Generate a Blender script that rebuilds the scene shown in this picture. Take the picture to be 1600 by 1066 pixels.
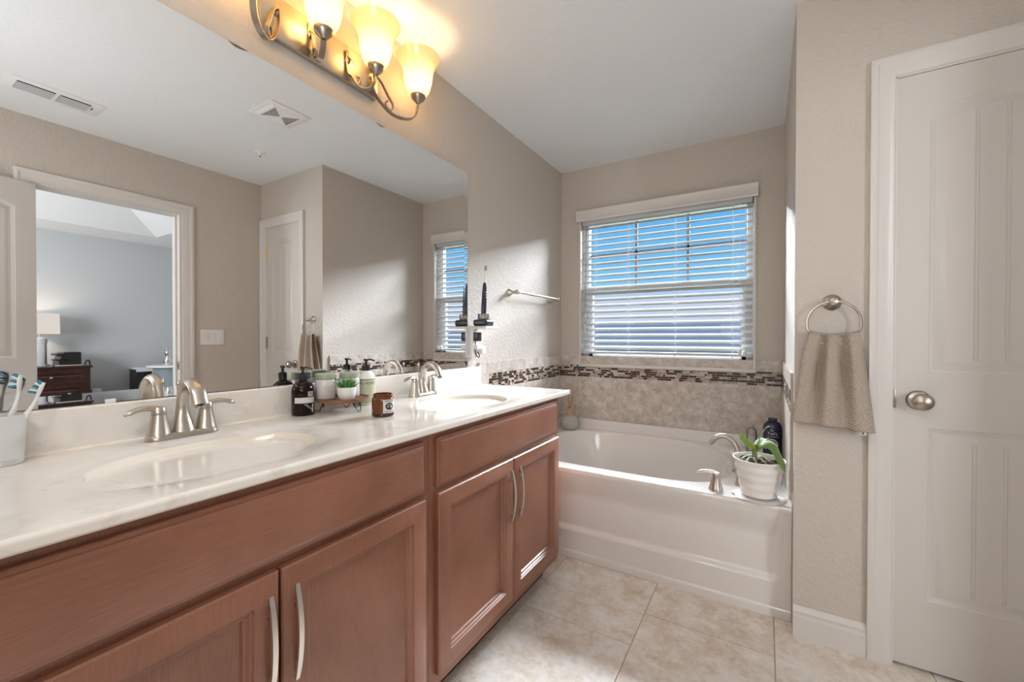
import bpy, bmesh, math, random
from math import pi, sin, cos, tan, radians as R, hypot, atan2
from mathutils import Vector, Matrix, Euler
random.seed(7)
S = bpy.context.scene
COL = S.collection
for o in list(bpy.data.objects):
    bpy.data.objects.remove(o, do_unlink=True)

# ------------------------------------------------------------------ camera
cd = bpy.data.cameras.new('camera'); cam = bpy.data.objects.new('camera', cd); COL.objects.link(cam)
CAMZ = 1.1424
def cam_setup():
    yw, pt, rl = R(31.09), R(-0.481), R(0.0686)
    f = Vector((-sin(yw)*cos(pt), cos(yw)*cos(pt), sin(pt)))
    r = Vector((cos(yw), sin(yw), 0)); u = r.cross(f)
    r2 = r*cos(rl) + u*sin(rl); u2 = -r*sin(rl) + u*cos(rl)
    m = Matrix((r2, u2, -f)).transposed().to_4x4()
    m.translation = (0, 0, CAMZ)
    cam.matrix_world = m
    cd.sensor_fit = 'HORIZONTAL'; cd.sensor_width = 36.0
    cd.lens = 654.84/1600*36.0
    cd.clip_start = 0.02; cd.clip_end = 200
cam_setup()
S.camera = cam

# ------------------------------------------------------------------ view
S.view_settings.view_transform = 'Standard'
S.view_settings.look = 'None'
S.view_settings.exposure = -0.03
S.view_settings.gamma = 1.0
S.view_settings.use_curve_mapping = False
try:
    S.cycles.use_denoising = True
    S.cycles.max_bounces = 14; S.cycles.diffuse_bounces = 6; S.cycles.glossy_bounces = 6
    S.cycles.transmission_bounces = 8; S.cycles.transparent_max_bounces = 12
    S.cycles.sample_clamp_indirect = 6.0
    S.cycles.caustics_reflective = False; S.cycles.caustics_refractive = False
except Exception:
    pass

# ------------------------------------------------------------------ world (sky gradient by elevation)
def make_world():
    w = bpy.data.worlds.new('sky'); S.world = w; w.use_nodes = True
    nt = w.node_tree; nt.nodes.clear()
    tc = nt.nodes.new('ShaderNodeTexCoord'); sp = nt.nodes.new('ShaderNodeSeparateXYZ')
    cr = nt.nodes.new('ShaderNodeValToRGB'); bg = nt.nodes.new('ShaderNodeBackground'); out = nt.nodes.new('ShaderNodeOutputWorld')
    nt.links.new(tc.outputs['Generated'], sp.inputs[0]); nt.links.new(sp.outputs['Z'], cr.inputs[0])
    e = cr.color_ramp.elements
    e[0].position = 0.0; e[0].color = (0.66, 0.72, 0.86, 1)
    e[1].position = 0.55; e[1].color = (0.07, 0.30, 0.80, 1)
    for p, c in ((0.085, (0.60, 0.70, 0.88)), (0.13, (0.22, 0.60, 0.93)), (0.30, (0.12, 0.46, 0.90))):
        x = e.new(p); x.color = (*c, 1)
    nt.links.new(cr.outputs[0], bg.inputs[0]); bg.inputs[1].default_value = 1.0
    nt.links.new(bg.outputs[0], out.inputs[0])
make_world()

# ------------------------------------------------------------------ lights of the place and added fill
def light(name, kind, loc, energy, color=(1, 1, 1), target=None, **kw):
    l = bpy.data.lights.new(name, kind); l.energy = energy; l.color = color
    for k, v in kw.items(): setattr(l, k, v)
    o = bpy.data.objects.new(name, l); COL.objects.link(o); o.location = loc
    if target is not None:
        d = Vector(target) - Vector(loc); o.rotation_euler = d.to_track_quat('-Z', 'Y').to_euler()
    return o
# daylight falling through the bath window (bright sky above the view through the panes)
light('window_daylight', 'AREA', (-0.7, 12.5, 6.6), 18000, (0.92, 0.96, 1.0), (-0.65, 3.0, 1.5), shape='RECTANGLE', size=15.0, size_y=3.5)
# sun behind the house, lighting the neighbouring roof
sun = light('sun', 'SUN', (0, -10, 12), 1.3, (1.0, 0.96, 0.90), (0, 6, 0), angle=R(0.6))
# fill lights added behind the camera, out of view, set as ceiling lamps
light('added_fill_light', 'AREA', (0.15, -0.62, 2.375), 7.5, (1.0, 0.985, 0.965), (0.15, -0.62, 0), shape='DISK', size=0.22)
light('added_fill_light', 'AREA', (-0.55, -0.75, 2.375), 7.5, (1.0, 0.985, 0.965), (-0.55, -0.75, 0), shape='DISK', size=0.22)
# bounce flash added behind the camera as fill, aimed up at the ceiling
light('added_bounce_flash', 'AREA', (-0.10, -0.42, 1.35), 15.5, (0.955, 0.98, 1.0), (-0.38, 0.85, 3.20), shape='DISK', size=0.90)
# bedroom window
light('bedroom_daylight', 'AREA', (2.6, -1.0, 1.5), 95, (0.95, 0.975, 1.0), (4.4, 2.3, 1.45), shape='RECTANGLE', size=1.2, size_y=1.2)

# ------------------------------------------------------------------ materials
MATS = {}
def mat(name, base=(0.8, 0.8, 0.8), rough=0.5, metal=0.0, **kw):
    if name in MATS: return MATS[name]
    m = bpy.data.materials.new(name); m.use_nodes = True; MATS[name] = m
    b = m.node_tree.nodes['Principled BSDF']
    b.inputs['Base Color'].default_value = (*base, 1); b.inputs['Roughness'].default_value = rough
    b.inputs['Metallic'].default_value = metal
    for k, v in kw.items():
        k = k.replace('_', ' ')
        b.inputs[k].default_value = v if not isinstance(v, tuple) else (*v, 1)
    return m
def N(m, t, **kw):
    n = m.node_tree.nodes.new(t)
    for k, v in kw.items(): setattr(n, k, v)
    return n
def L(m, a, b): m.node_tree.links.new(a, b)
def bsdf(m): return m.node_tree.nodes['Principled BSDF']
def coords(m, scale=(1, 1, 1), kind='Object', island=False):
    tc = N(m, 'ShaderNodeTexCoord'); mp = N(m, 'ShaderNodeMapping'); mp.inputs['Scale'].default_value = scale
    L(m, tc.outputs[kind], mp.inputs[0])
    if island:
        g = N(m, 'ShaderNodeNewGeometry'); mul = N(m, 'ShaderNodeMath', operation='MULTIPLY'); mul.inputs[1].default_value = 37.0
        L(m, g.outputs['Random Per Island'], mul.inputs[0]); L(m, mul.outputs[0], mp.inputs['Location'])
    return mp.outputs[0]
def noise(m, vec, scale, detail=4, rough=0.55, dist=0.0):
    n = N(m, 'ShaderNodeTexNoise'); n.inputs['Scale'].default_value = scale; n.inputs['Detail'].default_value = detail
    n.inputs['Roughness'].default_value = rough; n.inputs['Distortion'].default_value = dist
    L(m, vec, n.inputs['Vector']); return n.outputs[0]
def ramp(m, fac, stops):
    r = N(m, 'ShaderNodeValToRGB'); e = r.color_ramp.elements
    while len(e) < len(stops): e.new(0.5)
    for i, (p, c) in enumerate(stops): e[i].position = p; e[i].color = (*c, 1)
    L(m, fac, r.inputs[0]); return r.outputs[0]
def bump(m, h, strength, dist):
    b = N(m, 'ShaderNodeBump'); b.inputs['Strength'].default_value = strength; b.inputs['Distance'].default_value = dist
    L(m, h, b.inputs['Height']); L(m, b.outputs[0], bsdf(m).inputs['Normal'])

def paint(name, c, rough=0.6, sc=70, st=0.5, d=0.002):
    m = mat(name, c, rough); v = coords(m)
    n = noise(m, v, sc, 3, 0.5, 0.6)
    h = ramp(m, n, [(0.42, (0, 0, 0)), (0.62, (1, 1, 1))])
    bump(m, h, st, d); return m
WALL = paint('wall_paint', (0.575, 0.520, 0.462), 0.55)
CEIL = paint('ceiling_paint', (0.80, 0.825, 0.845), 0.85, 80, 0.30, 0.0012)
BEDW = paint('bedroom_paint', (0.52, 0.535, 0.545), 0.6, 70, 0.15)
BEDC = mat('bedroom_ceiling_paint', (0.80, 0.81, 0.82), 0.8)
TRIM = mat('white_trim_paint', (0.68, 0.65, 0.62), 0.32)
DOOR = mat('white_door_paint', (0.62, 0.588, 0.555), 0.38)
WVIN = mat('white_vinyl', (0.84, 0.84, 0.84), 0.35)
SLAT = mat('white_slat', (0.62, 0.64, 0.66), 0.9, Specular_IOR_Level=0.08)
WPLA = mat('white_plastic', (0.82, 0.80, 0.77), 0.3)
TUBM = mat('tub_acrylic', (0.80, 0.775, 0.755), 0.12, Coat_Weight=0.4, Coat_Roughness=0.05)
NICK = mat('brushed_nickel', (0.54, 0.485, 0.42), 0.28, 1.0)
NICKD = mat('antique_nickel', (0.38, 0.325, 0.27), 0.32, 1.0)
PULL = mat('satin_pull', (0.72, 0.68, 0.63), 0.32, 1.0)
CHROME = mat('chrome', (0.75, 0.76, 0.78), 0.08, 1.0)
BRASS = mat('brass', (0.75, 0.60, 0.35), 0.3, 1.0)
BLACK = mat('black_plastic', (0.012, 0.012, 0.014), 0.3)
BLACKM = mat('black_metal', (0.02, 0.018, 0.016), 0.45, 0.6)
DARKGAP = mat('dark_gap', (0.01, 0.01, 0.01), 0.9)
WHITEC = mat('white_ceramic', (0.86, 0.845, 0.82), 0.18)
NAVY = mat('navy_plastic', (0.012, 0.014, 0.05), 0.25)
MIRR = mat('mirror_glass', (0.93, 0.94, 0.94), 0.0, 1.0)
MIRE = mat('mirror_edge', (0.10, 0.10, 0.09), 0.4)
GROUT = mat('grout', (0.50, 0.44, 0.38), 0.9)

def stone(name, stops, sc, rough, bumpst=0.15, island=True, stretch=(1, 1, 1)):
    m = mat(name, (0.5, 0.5, 0.5), rough); v = coords(m, stretch, island=island)
    a = noise(m, v, sc, 8, 0.62, 0.35); b = noise(m, v, sc*5, 5, 0.6, 0.3)
    mx = N(m, 'ShaderNodeMath', operation='MULTIPLY_ADD'); mx.inputs[1].default_value = 0.35
    sub = N(m, 'ShaderNodeMath', operation='MULTIPLY'); sub.inputs[1].default_value = 0.65
    L(m, b, mx.inputs[0]); L(m, a, sub.inputs[0]); L(m, sub.outputs[0], mx.inputs[2])
    L(m, ramp(m, mx.outputs[0], stops), bsdf(m).inputs['Base Color'])
    bump(m, mx.outputs[0], bumpst, 0.002); return m
FLOORT = stone('floor_tile', [(0.34, (0.60, 0.50, 0.39)), (0.46, (0.72, 0.64, 0.55)), (0.53, (0.79, 0.74, 0.68)), (0.66, (0.88, 0.855, 0.82))], 10, 0.35)
WALLT = stone('wall_tile', [(0.36, (0.40, 0.34, 0.29)), (0.47, (0.53, 0.47, 0.415)), (0.53, (0.60, 0.54, 0.485)), (0.65, (0.74, 0.69, 0.63))], 20, 0.32)
MOSD = mat('mosaic_dark', (0.026, 0.012, 0.009), 0.3)
MOSB = mat('mosaic_brown', (0.085, 0.045, 0.030), 0.2)
MOSM = stone('mosaic_marble', [(0.35, (0.18, 0.12, 0.09)), (0.5, (0.42, 0.34, 0.28)), (0.65, (0.62, 0.54, 0.47))], 60, 0.25, 0.05)
MOSL = mat('mosaic_light', (0.56, 0.49, 0.43), 0.3)

def counter_mat():
    m = mat('cultured_marble', (0.8, 0.75, 0.7), 0.16, Coat_Weight=0.3, Coat_Roughness=0.06); v = coords(m, (1, 1, 1))
    n = noise(m, v, 5.5, 8, 0.62, 1.6)
    c = ramp(m, n, [(0.30, (0.74, 0.69, 0.62)), (0.405, (0.75, 0.70, 0.635)), (0.44, (0.81, 0.76, 0.695)), (0.7, (0.83, 0.79, 0.74))])
    L(m, c, bsdf(m).inputs['Base Color']); return m
MARB = counter_mat()
BASIN = mat('basin_marble', (0.80, 0.735, 0.645), 0.12, Coat_Weight=0.4, Coat_Roughness=0.05)

def wood(name, stretch, c1=(0.165, 0.062, 0.034), c2=(0.245, 0.098, 0.057), c3=(0.31, 0.135, 0.083), rough=0.33):
    m = mat(name, c2, rough, Coat_Weight=0.15, Coat_Roughness=0.25); v = coords(m, stretch)
    n = noise(m, v, 60, 5, 0.62, 0.3); n2 = noise(m, coords(m, (1, 1, 1)), 3.2, 3, 0.5)
    mx = N(m, 'ShaderNodeMath', operation='MULTIPLY_ADD'); mx.inputs[1].default_value = 0.35
    h = N(m, 'ShaderNodeMath', operation='MULTIPLY'); h.inputs[1].default_value = 0.65
    L(m, n2, h.inputs[0]); L(m, n, mx.inputs[0]); L(m, h.outputs[0], mx.inputs[2])
    L(m, ramp(m, mx.outputs[0], [(0.34, c1), (0.5, c2), (0.66, c3)]), bsdf(m).inputs['Base Color'])
    return m
WOODH = wood('cherry_wood_horizontal', (8, 0.35, 8)); WOODV = wood('cherry_wood_vertical', (8, 8, 0.35))
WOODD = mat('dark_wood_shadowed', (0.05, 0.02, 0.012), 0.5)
MAHO = wood('mahogany', (6, 0.4, 6), (0.018, 0.005, 0.004), (0.035, 0.010, 0.008), (0.05, 0.016, 0.012), 0.25)
BOARD = wood('acacia_board', (6, 0.6, 6), (0.10, 0.035, 0.018), (0.20, 0.08, 0.04), (0.30, 0.14, 0.08), 0.4)
REEDW = mat('reed_wood', (0.42, 0.20, 0.09), 0.6); CORKW = mat('wood_collar', (0.60, 0.36, 0.20), 0.5)

def glassy(name, color, mixf=0.25, rough=0.03, trans=0.8):
    """thin glass: transparent + glossy + a little body colour"""
    m = bpy.data.materials.new(name); m.use_nodes = True; nt = m.node_tree; nt.nodes.clear()
    out = nt.nodes.new('ShaderNodeOutputMaterial'); tr = nt.nodes.new('ShaderNodeBsdfTransparent'); gl = nt.nodes.new('ShaderNodeBsdfGlossy')
    df = nt.nodes.new('ShaderNodeBsdfDiffuse'); m1 = nt.nodes.new('ShaderNodeMixShader'); m2 = nt.nodes.new('ShaderNodeMixShader'); fr = nt.nodes.new('ShaderNodeFresnel')
    tr.inputs[0].default_value = (*color, 1); df.inputs[0].default_value = (*color, 1); gl.inputs['Roughness'].default_value = rough
    fr.inputs[0].default_value = 1.45 if name != 'window_glass' else 1.22
    m1.inputs[0].default_value = mixf
    nt.links.new(tr.outputs[0], m1.inputs[1]); nt.links.new(df.outputs[0], m1.inputs[2])
    nt.links.new(fr.outputs[0], m2.inputs[0]); nt.links.new(m1.outputs[0], m2.inputs[1]); nt.links.new(gl.outputs[0], m2.inputs[2])
    nt.links.new(m2.outputs[0], out.inputs[0]); MATS[name] = m; return m
PANE = glassy('window_glass', (0.97, 0.985, 1.0), 0.0)
CLEAR = glassy('clear_plastic', (0.86, 0.86, 0.85), 0.22)
FROST = glassy('frosted_cup', (0.80, 0.80, 0.79), 0.80, 0.2)
AMBER = glassy('amber_glass', (0.24, 0.075, 0.022), 0.6, 0.05)
AMBERD = mat('dark_amber_bottle', (0.010, 0.004, 0.003), 0.09, Specular_IOR_Level=0.25)
VASEG = glassy('pale_glaze', (0.50, 0.52, 0.47), 0.85, 0.05)
CRYST = glassy('cut_crystal', (0.75, 0.78, 0.80), 0.5, 0.05)

def shade_mat():
    m = bpy.data.materials.new('alabaster_glass'); m.use_nodes = True; nt = m.node_tree; nt.nodes.clear()
    out = nt.nodes.new('ShaderNodeOutputMaterial'); tl = nt.nodes.new('ShaderNodeBsdfTranslucent'); df = nt.nodes.new('ShaderNodeBsdfDiffuse')
    tp = nt.nodes.new('ShaderNodeBsdfTransparent'); gl = nt.nodes.new('ShaderNodeBsdfGlossy')
    tl.inputs[0].default_value = (0.95, 0.91, 0.80, 1); df.inputs[0].default_value = (0.80, 0.76, 0.68, 1); tp.inputs[0].default_value = (1.0, 0.88, 0.64, 1)
    gl.inputs['Roughness'].default_value = 0.15
    a = nt.nodes.new('ShaderNodeMixShader'); b = nt.nodes.new('ShaderNodeMixShader'); c = nt.nodes.new('ShaderNodeMixShader')
    a.inputs[0].default_value = 0.45; b.inputs[0].default_value = 0.50; c.inputs[0].default_value = 0.05
    nt.links.new(tl.outputs[0], a.inputs[1]); nt.links.new(df.outputs[0], a.inputs[2])
    nt.links.new(a.outputs[0], b.inputs[1]); nt.links.new(tp.outputs[0], b.inputs[2])
    nt.links.new(b.outputs[0], c.inputs[1]); nt.links.new(gl.outputs[0], c.inputs[2])
    nt.links.new(c.outputs[0], out.inputs[0]); return m
SHADE = shade_mat()
def emis(name, c, s):
    m = bpy.data.materials.new(name); m.use_nodes = True; nt = m.node_tree; nt.nodes.clear()
    e = nt.nodes.new('ShaderNodeEmission'); o = nt.nodes.new('ShaderNodeOutputMaterial'); e.inputs[0].default_value = (*c, 1); e.inputs[1].default_value = s
    nt.links.new(e.outputs[0], o.inputs[0]); return m
BULB = emis('bulb_glow', (1.0, 0.80, 0.50), 9.0)
DOME = emis('dome_glow', (1.0, 0.95, 0.88), 3.0)
LAMPSH = emis('lamp_shade_lit', (1.0, 0.90, 0.82), 0.80)
TOWEL = mat('towel_cotton', (0.46, 0.385, 0.32), 0.95)
def towel_mat():
    m = TOWEL; tc = N(m, 'ShaderNodeTexCoord'); mp = N(m, 'ShaderNodeMapping')
    mp.inputs['Rotation'].default_value = (0, 0, R(45)); mp.inputs['Scale'].default_value = (34, 44, 1)
    L(m, tc.outputs['UV'], mp.inputs[0])
    v = N(m, 'ShaderNodeTexVoronoi'); v.inputs['Scale'].default_value = 1.0; v.inputs['Randomness'].default_value = 0.12
    L(m, mp.outputs[0], v.inputs['Vector'])
    c = ramp(m, v.outputs[0], [(0.12, (0.62, 0.53, 0.45)), (0.38, (0.50, 0.42, 0.35)), (0.62, (0.24, 0.185, 0.145))])
    L(m, c, bsdf(m).inputs['Base Color'])
    inv = N(m, 'ShaderNodeMath', operation='SUBTRACT'); inv.inputs[0].default_value = 1.0; L(m, v.outputs[0], inv.inputs[1])
    bump(m, inv.outputs[0], 0.9, 0.004)
towel_mat()
LEAF = mat('orchid_leaf', (0.15, 0.24, 0.06), 0.7); LEAFL = mat('fresh_leaf', (0.25, 0.46, 0.05), 0.7)
STEM = mat('orchid_stem', (0.16, 0.14, 0.06), 0.5); SUCC = mat('succulent_green', (0.06, 0.22, 0.04), 0.35)
BARK = stone('potting_bark', [(0.35, (0.03, 0.02, 0.014)), (0.55, (0.14, 0.10, 0.06)), (0.7, (0.45, 0.42, 0.32))], 60, 0.9, 0.5, False)

# ------------------------------------------------------------------ mesh builder
class MB:
    def __init__(self): self.v = []; self.f = []; self.mi = []; self.uv = None
    def add(self, vs, fs, mi=0):
        n = len(self.v); self.v += [tuple(p) for p in vs]
        for q in fs: self.f.append([i+n for i in q]); self.mi.append(mi)
        return self
    def box(self, x0, x1, y0, y1, z0, z1, mi=0, bev=0.0, seg=2):
        if bev <= 0:
            vs = [(x, y, z) for x in (x0, x1) for y in (y0, y1) for z in (z0, z1)]
            return self.add(vs, [(0, 1, 3, 2), (4, 6, 7, 5), (0, 4, 5, 1), (2, 3, 7, 6), (0, 2, 6, 4), (1, 5, 7, 3)], mi)
        b = bmesh.new(); r = bmesh.ops.create_cube(b, size=1.0)
        for v in b.verts: v.co = Vector(((x0+x1)/2+v.co.x*(x1-x0), (y0+y1)/2+v.co.y*(y1-y0), (z0+z1)/2+v.co.z*(z1-z0)))
        bmesh.ops.bevel(b, geom=list(b.edges), offset=bev, segments=seg, profile=0.6, affect='EDGES')
        return self.bm(b, mi)
    def bm(self, b, mi=0):
        b.verts.index_update()
        self.add([v.co[:] for v in b.verts], [[v.index for v in f.verts] for f in b.faces], mi); b.free(); return self
    def lathe(self, prof, c=(0, 0, 0), n=32, axis='z', mi=0, cap=True, sx=1.0, sy=1.0):
        vs = []; fs = []
        for (r, h) in prof:
            for i in range(n):
                a = 2*pi*i/n; p = (r*cos(a)*sx, r*sin(a)*sy, h)
                if axis == 'x': p = (p[2], p[0], p[1])
                elif axis == 'y': p = (p[0], p[2], p[1])
                vs.append((c[0]+p[0], c[1]+p[1], c[2]+p[2]))
        for k in range(len(prof)-1):
            for i in range(n):
                j = (i+1) % n; fs.append((k*n+i, k*n+j, (k+1)*n+j, (k+1)*n+i))
        if cap:
            if prof[0][0] > 1e-6: fs.append(tuple(range(n))[::-1])
            if prof[-1][0] > 1e-6: fs.append(tuple((len(prof)-1)*n+i for i in range(n)))
        return self.add(vs, fs, mi)
    def tube(self, pts, rad, n=12, mi=0, cap=True, side=None, closed=False):
        """rad: scalar / list of r or (a,b) half-widths; side = fixed vector for first half-width"""
        pts = [Vector(p) for p in pts]; m = len(pts); vs = []; fs = []
        rr = rad if isinstance(rad, list) else [rad]*m
        prev = None
        for k, p in enumerate(pts):
            if closed: t = pts[(k+1) % m]-pts[k-1]
            else: t = pts[min(k+1, m-1)]-pts[max(k-1, 0)]
            if t.length < 1e-9: t = Vector((0, 0, 1))
            t.normalize()
            if side is not None: a = Vector(side)
            else: a = prev if prev is not None else (Vector((0, 0, 1)) if abs(t.z) < 0.9 else Vector((1, 0, 0)))
            a = (a - t*a.dot(t)); a.normalize(); b = t.cross(a); prev = a
            r = rr[k]; ra, rb = (r, r) if not isinstance(r, tuple) else r
            for i in range(n):
                th = 2*pi*i/n; vs.append(p + a*cos(th)*ra + b*sin(th)*rb)
        lim = m if closed else m-1
        for k in range(lim):
            k2 = (k+1) % m
            for i in range(n):
                j = (i+1) % n; fs.append((k*n+i, k*n+j, k2*n+j, k2*n+i))
        if cap and not closed:
            fs.append(tuple(range(n))[::-1]); fs.append(tuple((m-1)*n+i for i in range(n)))
        return self.add(vs, fs, mi)
    def ribbon(self, pts, w, t, side, mi=0):
        pts = [Vector(p) for p in pts]; m = len(pts); vs = []; fs = []; sd = Vector(side).normalized()
        for k, p in enumerate(pts):
            tt = (pts[min(k+1, m-1)]-pts[max(k-1, 0)]).normalized(); s = (sd - tt*sd.dot(tt)).normalized(); b = tt.cross(s)
            ww = w[k] if isinstance(w, list) else w
            vs += [p+s*ww/2+b*t/2, p-s*ww/2+b*t/2, p-s*ww/2-b*t/2, p+s*ww/2-b*t/2]
        for k in range(m-1):
            for i in range(4):
                j = (i+1) % 4; fs.append((k*4+i, k*4+j, k*4+4+j, k*4+4+i))
        fs += [(3, 2, 1, 0), ((m-1)*4, (m-1)*4+1, (m-1)*4+2, (m-1)*4+3)]
        return self.add(vs, fs, mi)
    def loops(self, rings, cap=True, mi=0, closed=False):
        n = len(rings[0]); vs = [p for r in rings for p in r]; fs = []
        for k in range(len(rings)-1):
            for i in range(n):
                j = (i+1) % n; fs.append((k*n+i, k*n+j, (k+1)*n+j, (k+1)*n+i))
        if cap: fs.append(tuple((len(rings)-1)*n+i for i in range(n)))
        return self.add(vs, fs, mi)
    def prism(self, poly, fn, d0, d1, mi=0):
        """poly 2d list; fn(u,v,d)->xyz"""
        n = len(poly); vs = [fn(u, v, d0) for u, v in poly]+[fn(u, v, d1) for u, v in poly]
        fs = [tuple(range(n))[::-1], tuple(range(n, 2*n))]+[(i, (i+1) % n, n+(i+1) % n, n+i) for i in range(n)]
        return self.add(vs, fs, mi)
    def grid(self, nu, nv, fn, mi=0):
        vs = [fn(i/nu, j/nv) for j in range(nv+1) for i in range(nu+1)]
        fs = [(j*(nu+1)+i, j*(nu+1)+i+1, (j+1)*(nu+1)+i+1, (j+1)*(nu+1)+i) for j in range(nv) for i in range(nu)]
        return self.add(vs, fs, mi)
    def xf(self, M):
        self.v = [tuple(M @ Vector(p)) for p in self.v]; return self
    def build(self, name, mats, parent=None, smooth=30, local=False, fix=True):
        if not isinstance(mats, (list, tuple)): mats = [mats]
        off = Vector((0, 0, 0))
        if parent is not None and not local:
            q = parent
            while q is not None: off += q.location; q = q.parent
        me = bpy.data.meshes.new(name)
        vs = [tuple(Vector(p)-off) for p in self.v]
        if parent is None and not local:
            # origin at base centre
            xs = [p[0] for p in vs]; ys = [p[1] for p in vs]; zs = [p[2] for p in vs]
            o0 = Vector(((min(xs)+max(xs))/2, (min(ys)+max(ys))/2, min(zs)))
            vs = [tuple(Vector(p)-o0) for p in vs]
        else: o0 = Vector((0, 0, 0))
        me.from_pydata(vs, [], self.f)
        for m in mats: me.materials.append(m)
        for i, p in enumerate(me.polygons): p.material_index = self.mi[i]
        if fix:
            b = bmesh.new(); b.from_mesh(me); bmesh.ops.recalc_face_normals(b, faces=b.faces); b.to_mesh(me); b.free()
        if smooth:
            for p in me.polygons: p.use_smooth = True
            me.set_sharp_from_angle(angle=R(smooth))
        if self.uv:
            ul = me.uv_layers.new(name='UVMap')
            for lp in me.loops: ul.data[lp.index].uv = self.uv[lp.vertex_index]
        me.update()
        o = bpy.data.objects.new(name, me); COL.objects.link(o); o.location = o0
        if parent is not None: o.parent = parent
        return o

def thing(name, label, cat, loc=(0, 0, 0), rz=0.0, group=None, rot=None):
    o = bpy.data.objects.new(name, None); o.empty_display_size = 0.05; COL.objects.link(o)
    o.location = loc; o.rotation_euler = rot if rot else (0, 0, rz)
    o['label'] = label; o['category'] = cat
    if group: o['group'] = group
    return o
def tag(o, label, cat, group=None):
    o['label'] = label; o['category'] = cat
    if group: o['group'] = group
    return o
def struct(o): o['kind'] = 'structure'; return o
def sroot(name, loc=(0, 0, 0)):
    o = bpy.data.objects.new(name, None); o.empty_display_size = 0.05; COL.objects.link(o); o.location = loc; o['kind'] = 'structure'; return o
def dup(o, parent=None):
    c = o.copy(); COL.objects.link(c)
    if parent: c.parent = parent
    for ch in list(o.children): dup(ch, c)
    return c
def bez(P, n=24):
    """catmull-rom through points"""
    P = [Vector(p) for p in P]; out = []
    Q = [P[0]*2-P[1]]+P+[P[-1]*2-P[-2]]
    for i in range(1, len(Q)-2):
        for k in range(n):
            t = k/n; a, b, c, d = Q[i-1], Q[i], Q[i+1], Q[i+2]
            out.append(0.5*((2*b)+(c-a)*t+(2*a-5*b+4*c-d)*t*t+(3*b-a-3*c+d)*t**3))
    out.append(P[-1]); return out
def lerp(a, b, t): return a+(b-a)*t
def sstep(a, b, x):
    t = max(0, min(1, (x-a)/(b-a))); return t*t*(3-2*t)

def text_mesh(s, size):
    c = bpy.data.curves.new('txt', 'FONT'); c.body = s; c.size = size; c.align_x = 'CENTER'; c.align_y = 'CENTER'
    o = bpy.data.objects.new('txt', c); COL.objects.link(o)
    bpy.context.view_layer.update()
    me = bpy.data.meshes.new_from_object(o.evaluated_get(bpy.context.evaluated_depsgraph_get()))
    vs = [v.co[:] for v in me.vertices]; fs = [list(p.vertices) for p in me.polygons]
    bpy.data.objects.remove(o); bpy.data.curves.remove(c); bpy.data.meshes.remove(me)
    return vs, fs
def text_on_cyl(mb, s, size, c, r, ang, z, mi=0):
    """writing on an upright cylinder, centred at angle ang (outward dir), readable from outside"""
    vs, fs = text_mesh(s, size)
    out = []
    for x, y, _ in vs:
        a = ang + x/r; out.append((c[0]+r*cos(a), c[1]+r*sin(a), z+y))
    mb.add(out, fs, mi); return mb
def cyl_patch(mb, c, r, a0, a1, z0, z1, n=14, mi=0, t=0.0004):
    vs = []; fs = []
    for i in range(n+1):
        a = lerp(a0, a1, i/n)
        for rr in (r, r+t):
            for z in (z0, z1): vs.append((c[0]+rr*cos(a), c[1]+rr*sin(a), z))
    for i in range(n):
        b = i*4; fs += [(b+2, b+6, b+7, b+3), (b, b+1, b+5, b+4), (b, b+4, b+6, b+2), (b+1, b+3, b+7, b+5)]
    fs += [(0, 2, 3, 1), (n*4, n*4+1, n*4+3, n*4+2)]
    mb.add(vs, fs, mi); return mb

# ================================================================== SETTING
XL = -1.362; XM = -1.354; YB = 3.0; XA = 0.098; YD = 1.936; XR = 0.929; ZC = 2.418; YR = -1.4
CZ = 0.888  # counter top
DZ = 0.466  # tub deck
def wall(name, boxes, m):
    b = MB()
    for q in boxes: b.box(*q)
    return struct(b.build(name, m, smooth=0))
wall('wall_left', [(XL-0.1, XL, YR-0.1, YB+0.12, 0, ZC)], WALL)
WX0, WX1, WZ0, WZ1 = -1.200, -0.055, 0.945, 2.035
wall('wall_back', [(XL, WX0, YB, YB+0.12, 0, ZC), (WX1, XR+0.12, YB, YB+0.12, 0, ZC), (WX0, WX1, YB, YB+0.12, 0, WZ0), (WX0, WX1, YB, YB+0.12, WZ1, ZC)], WALL)
wall('wall_alcove', [(XA, XA+0.1, YD+0.1, YB, 0, ZC)], WALL)
DX0, DX1, DH = 0.386, 0.856, 2.045
wall('wall_closet', [(XA, DX0, YD, YD+0.1, 0, ZC), (DX0, DX1, YD, YD+0.1, DH, ZC), (DX1, XR, YD, YD+0.1, 0, ZC)], WALL)
OY0, OY1, OH = 0.646, 1.376, 2.045
wall('wall_right', [(XR, XR+0.12, YR-0.1, OY0, 0, ZC), (XR, XR+0.12, OY1, YB, 0, ZC), (XR, XR+0.12, OY0, OY1, OH, ZC)], WALL)
wall('wall_rear', [(XL, XR, YR-0.1, YR, 0, ZC)], WALL)
wall('ceiling', [(XL-0.1, XR+0.12, YR-0.1, YB+0.12, ZC, ZC+0.1)], CEIL)

# floor: tiles in staggered columns running along y
def floor():
    b = MB(); T = 0.457
    b.box(XL-0.1, XR+0.12, YR-0.1, YB+0.12, -0.05, -0.003, mi=1)
    xs = [-0.877+T*k for k in range(-2, 5)]; g = 0.002
    for ci, x in enumerate(xs):
        off = 1.763 if (ci % 2 == 1) else 1.553
        k0 = -9
        for k in range(-8, 4):
            y = off+k*T
            x0, x1 = max(x+g, XL-0.05), min(x+T-g, XR+0.1); y0, y1 = max(y+g, YR-0.05), min(y+T-g, YB+0.1)
            if x1-x0 < 0.02 or y1-y0 < 0.02: continue
            b.box(x0, x1, y0, y1, -0.004, 0.0, mi=0)
    return struct(b.build('floor', [FLOORT, GROUT], smooth=0))
floor()

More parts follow.
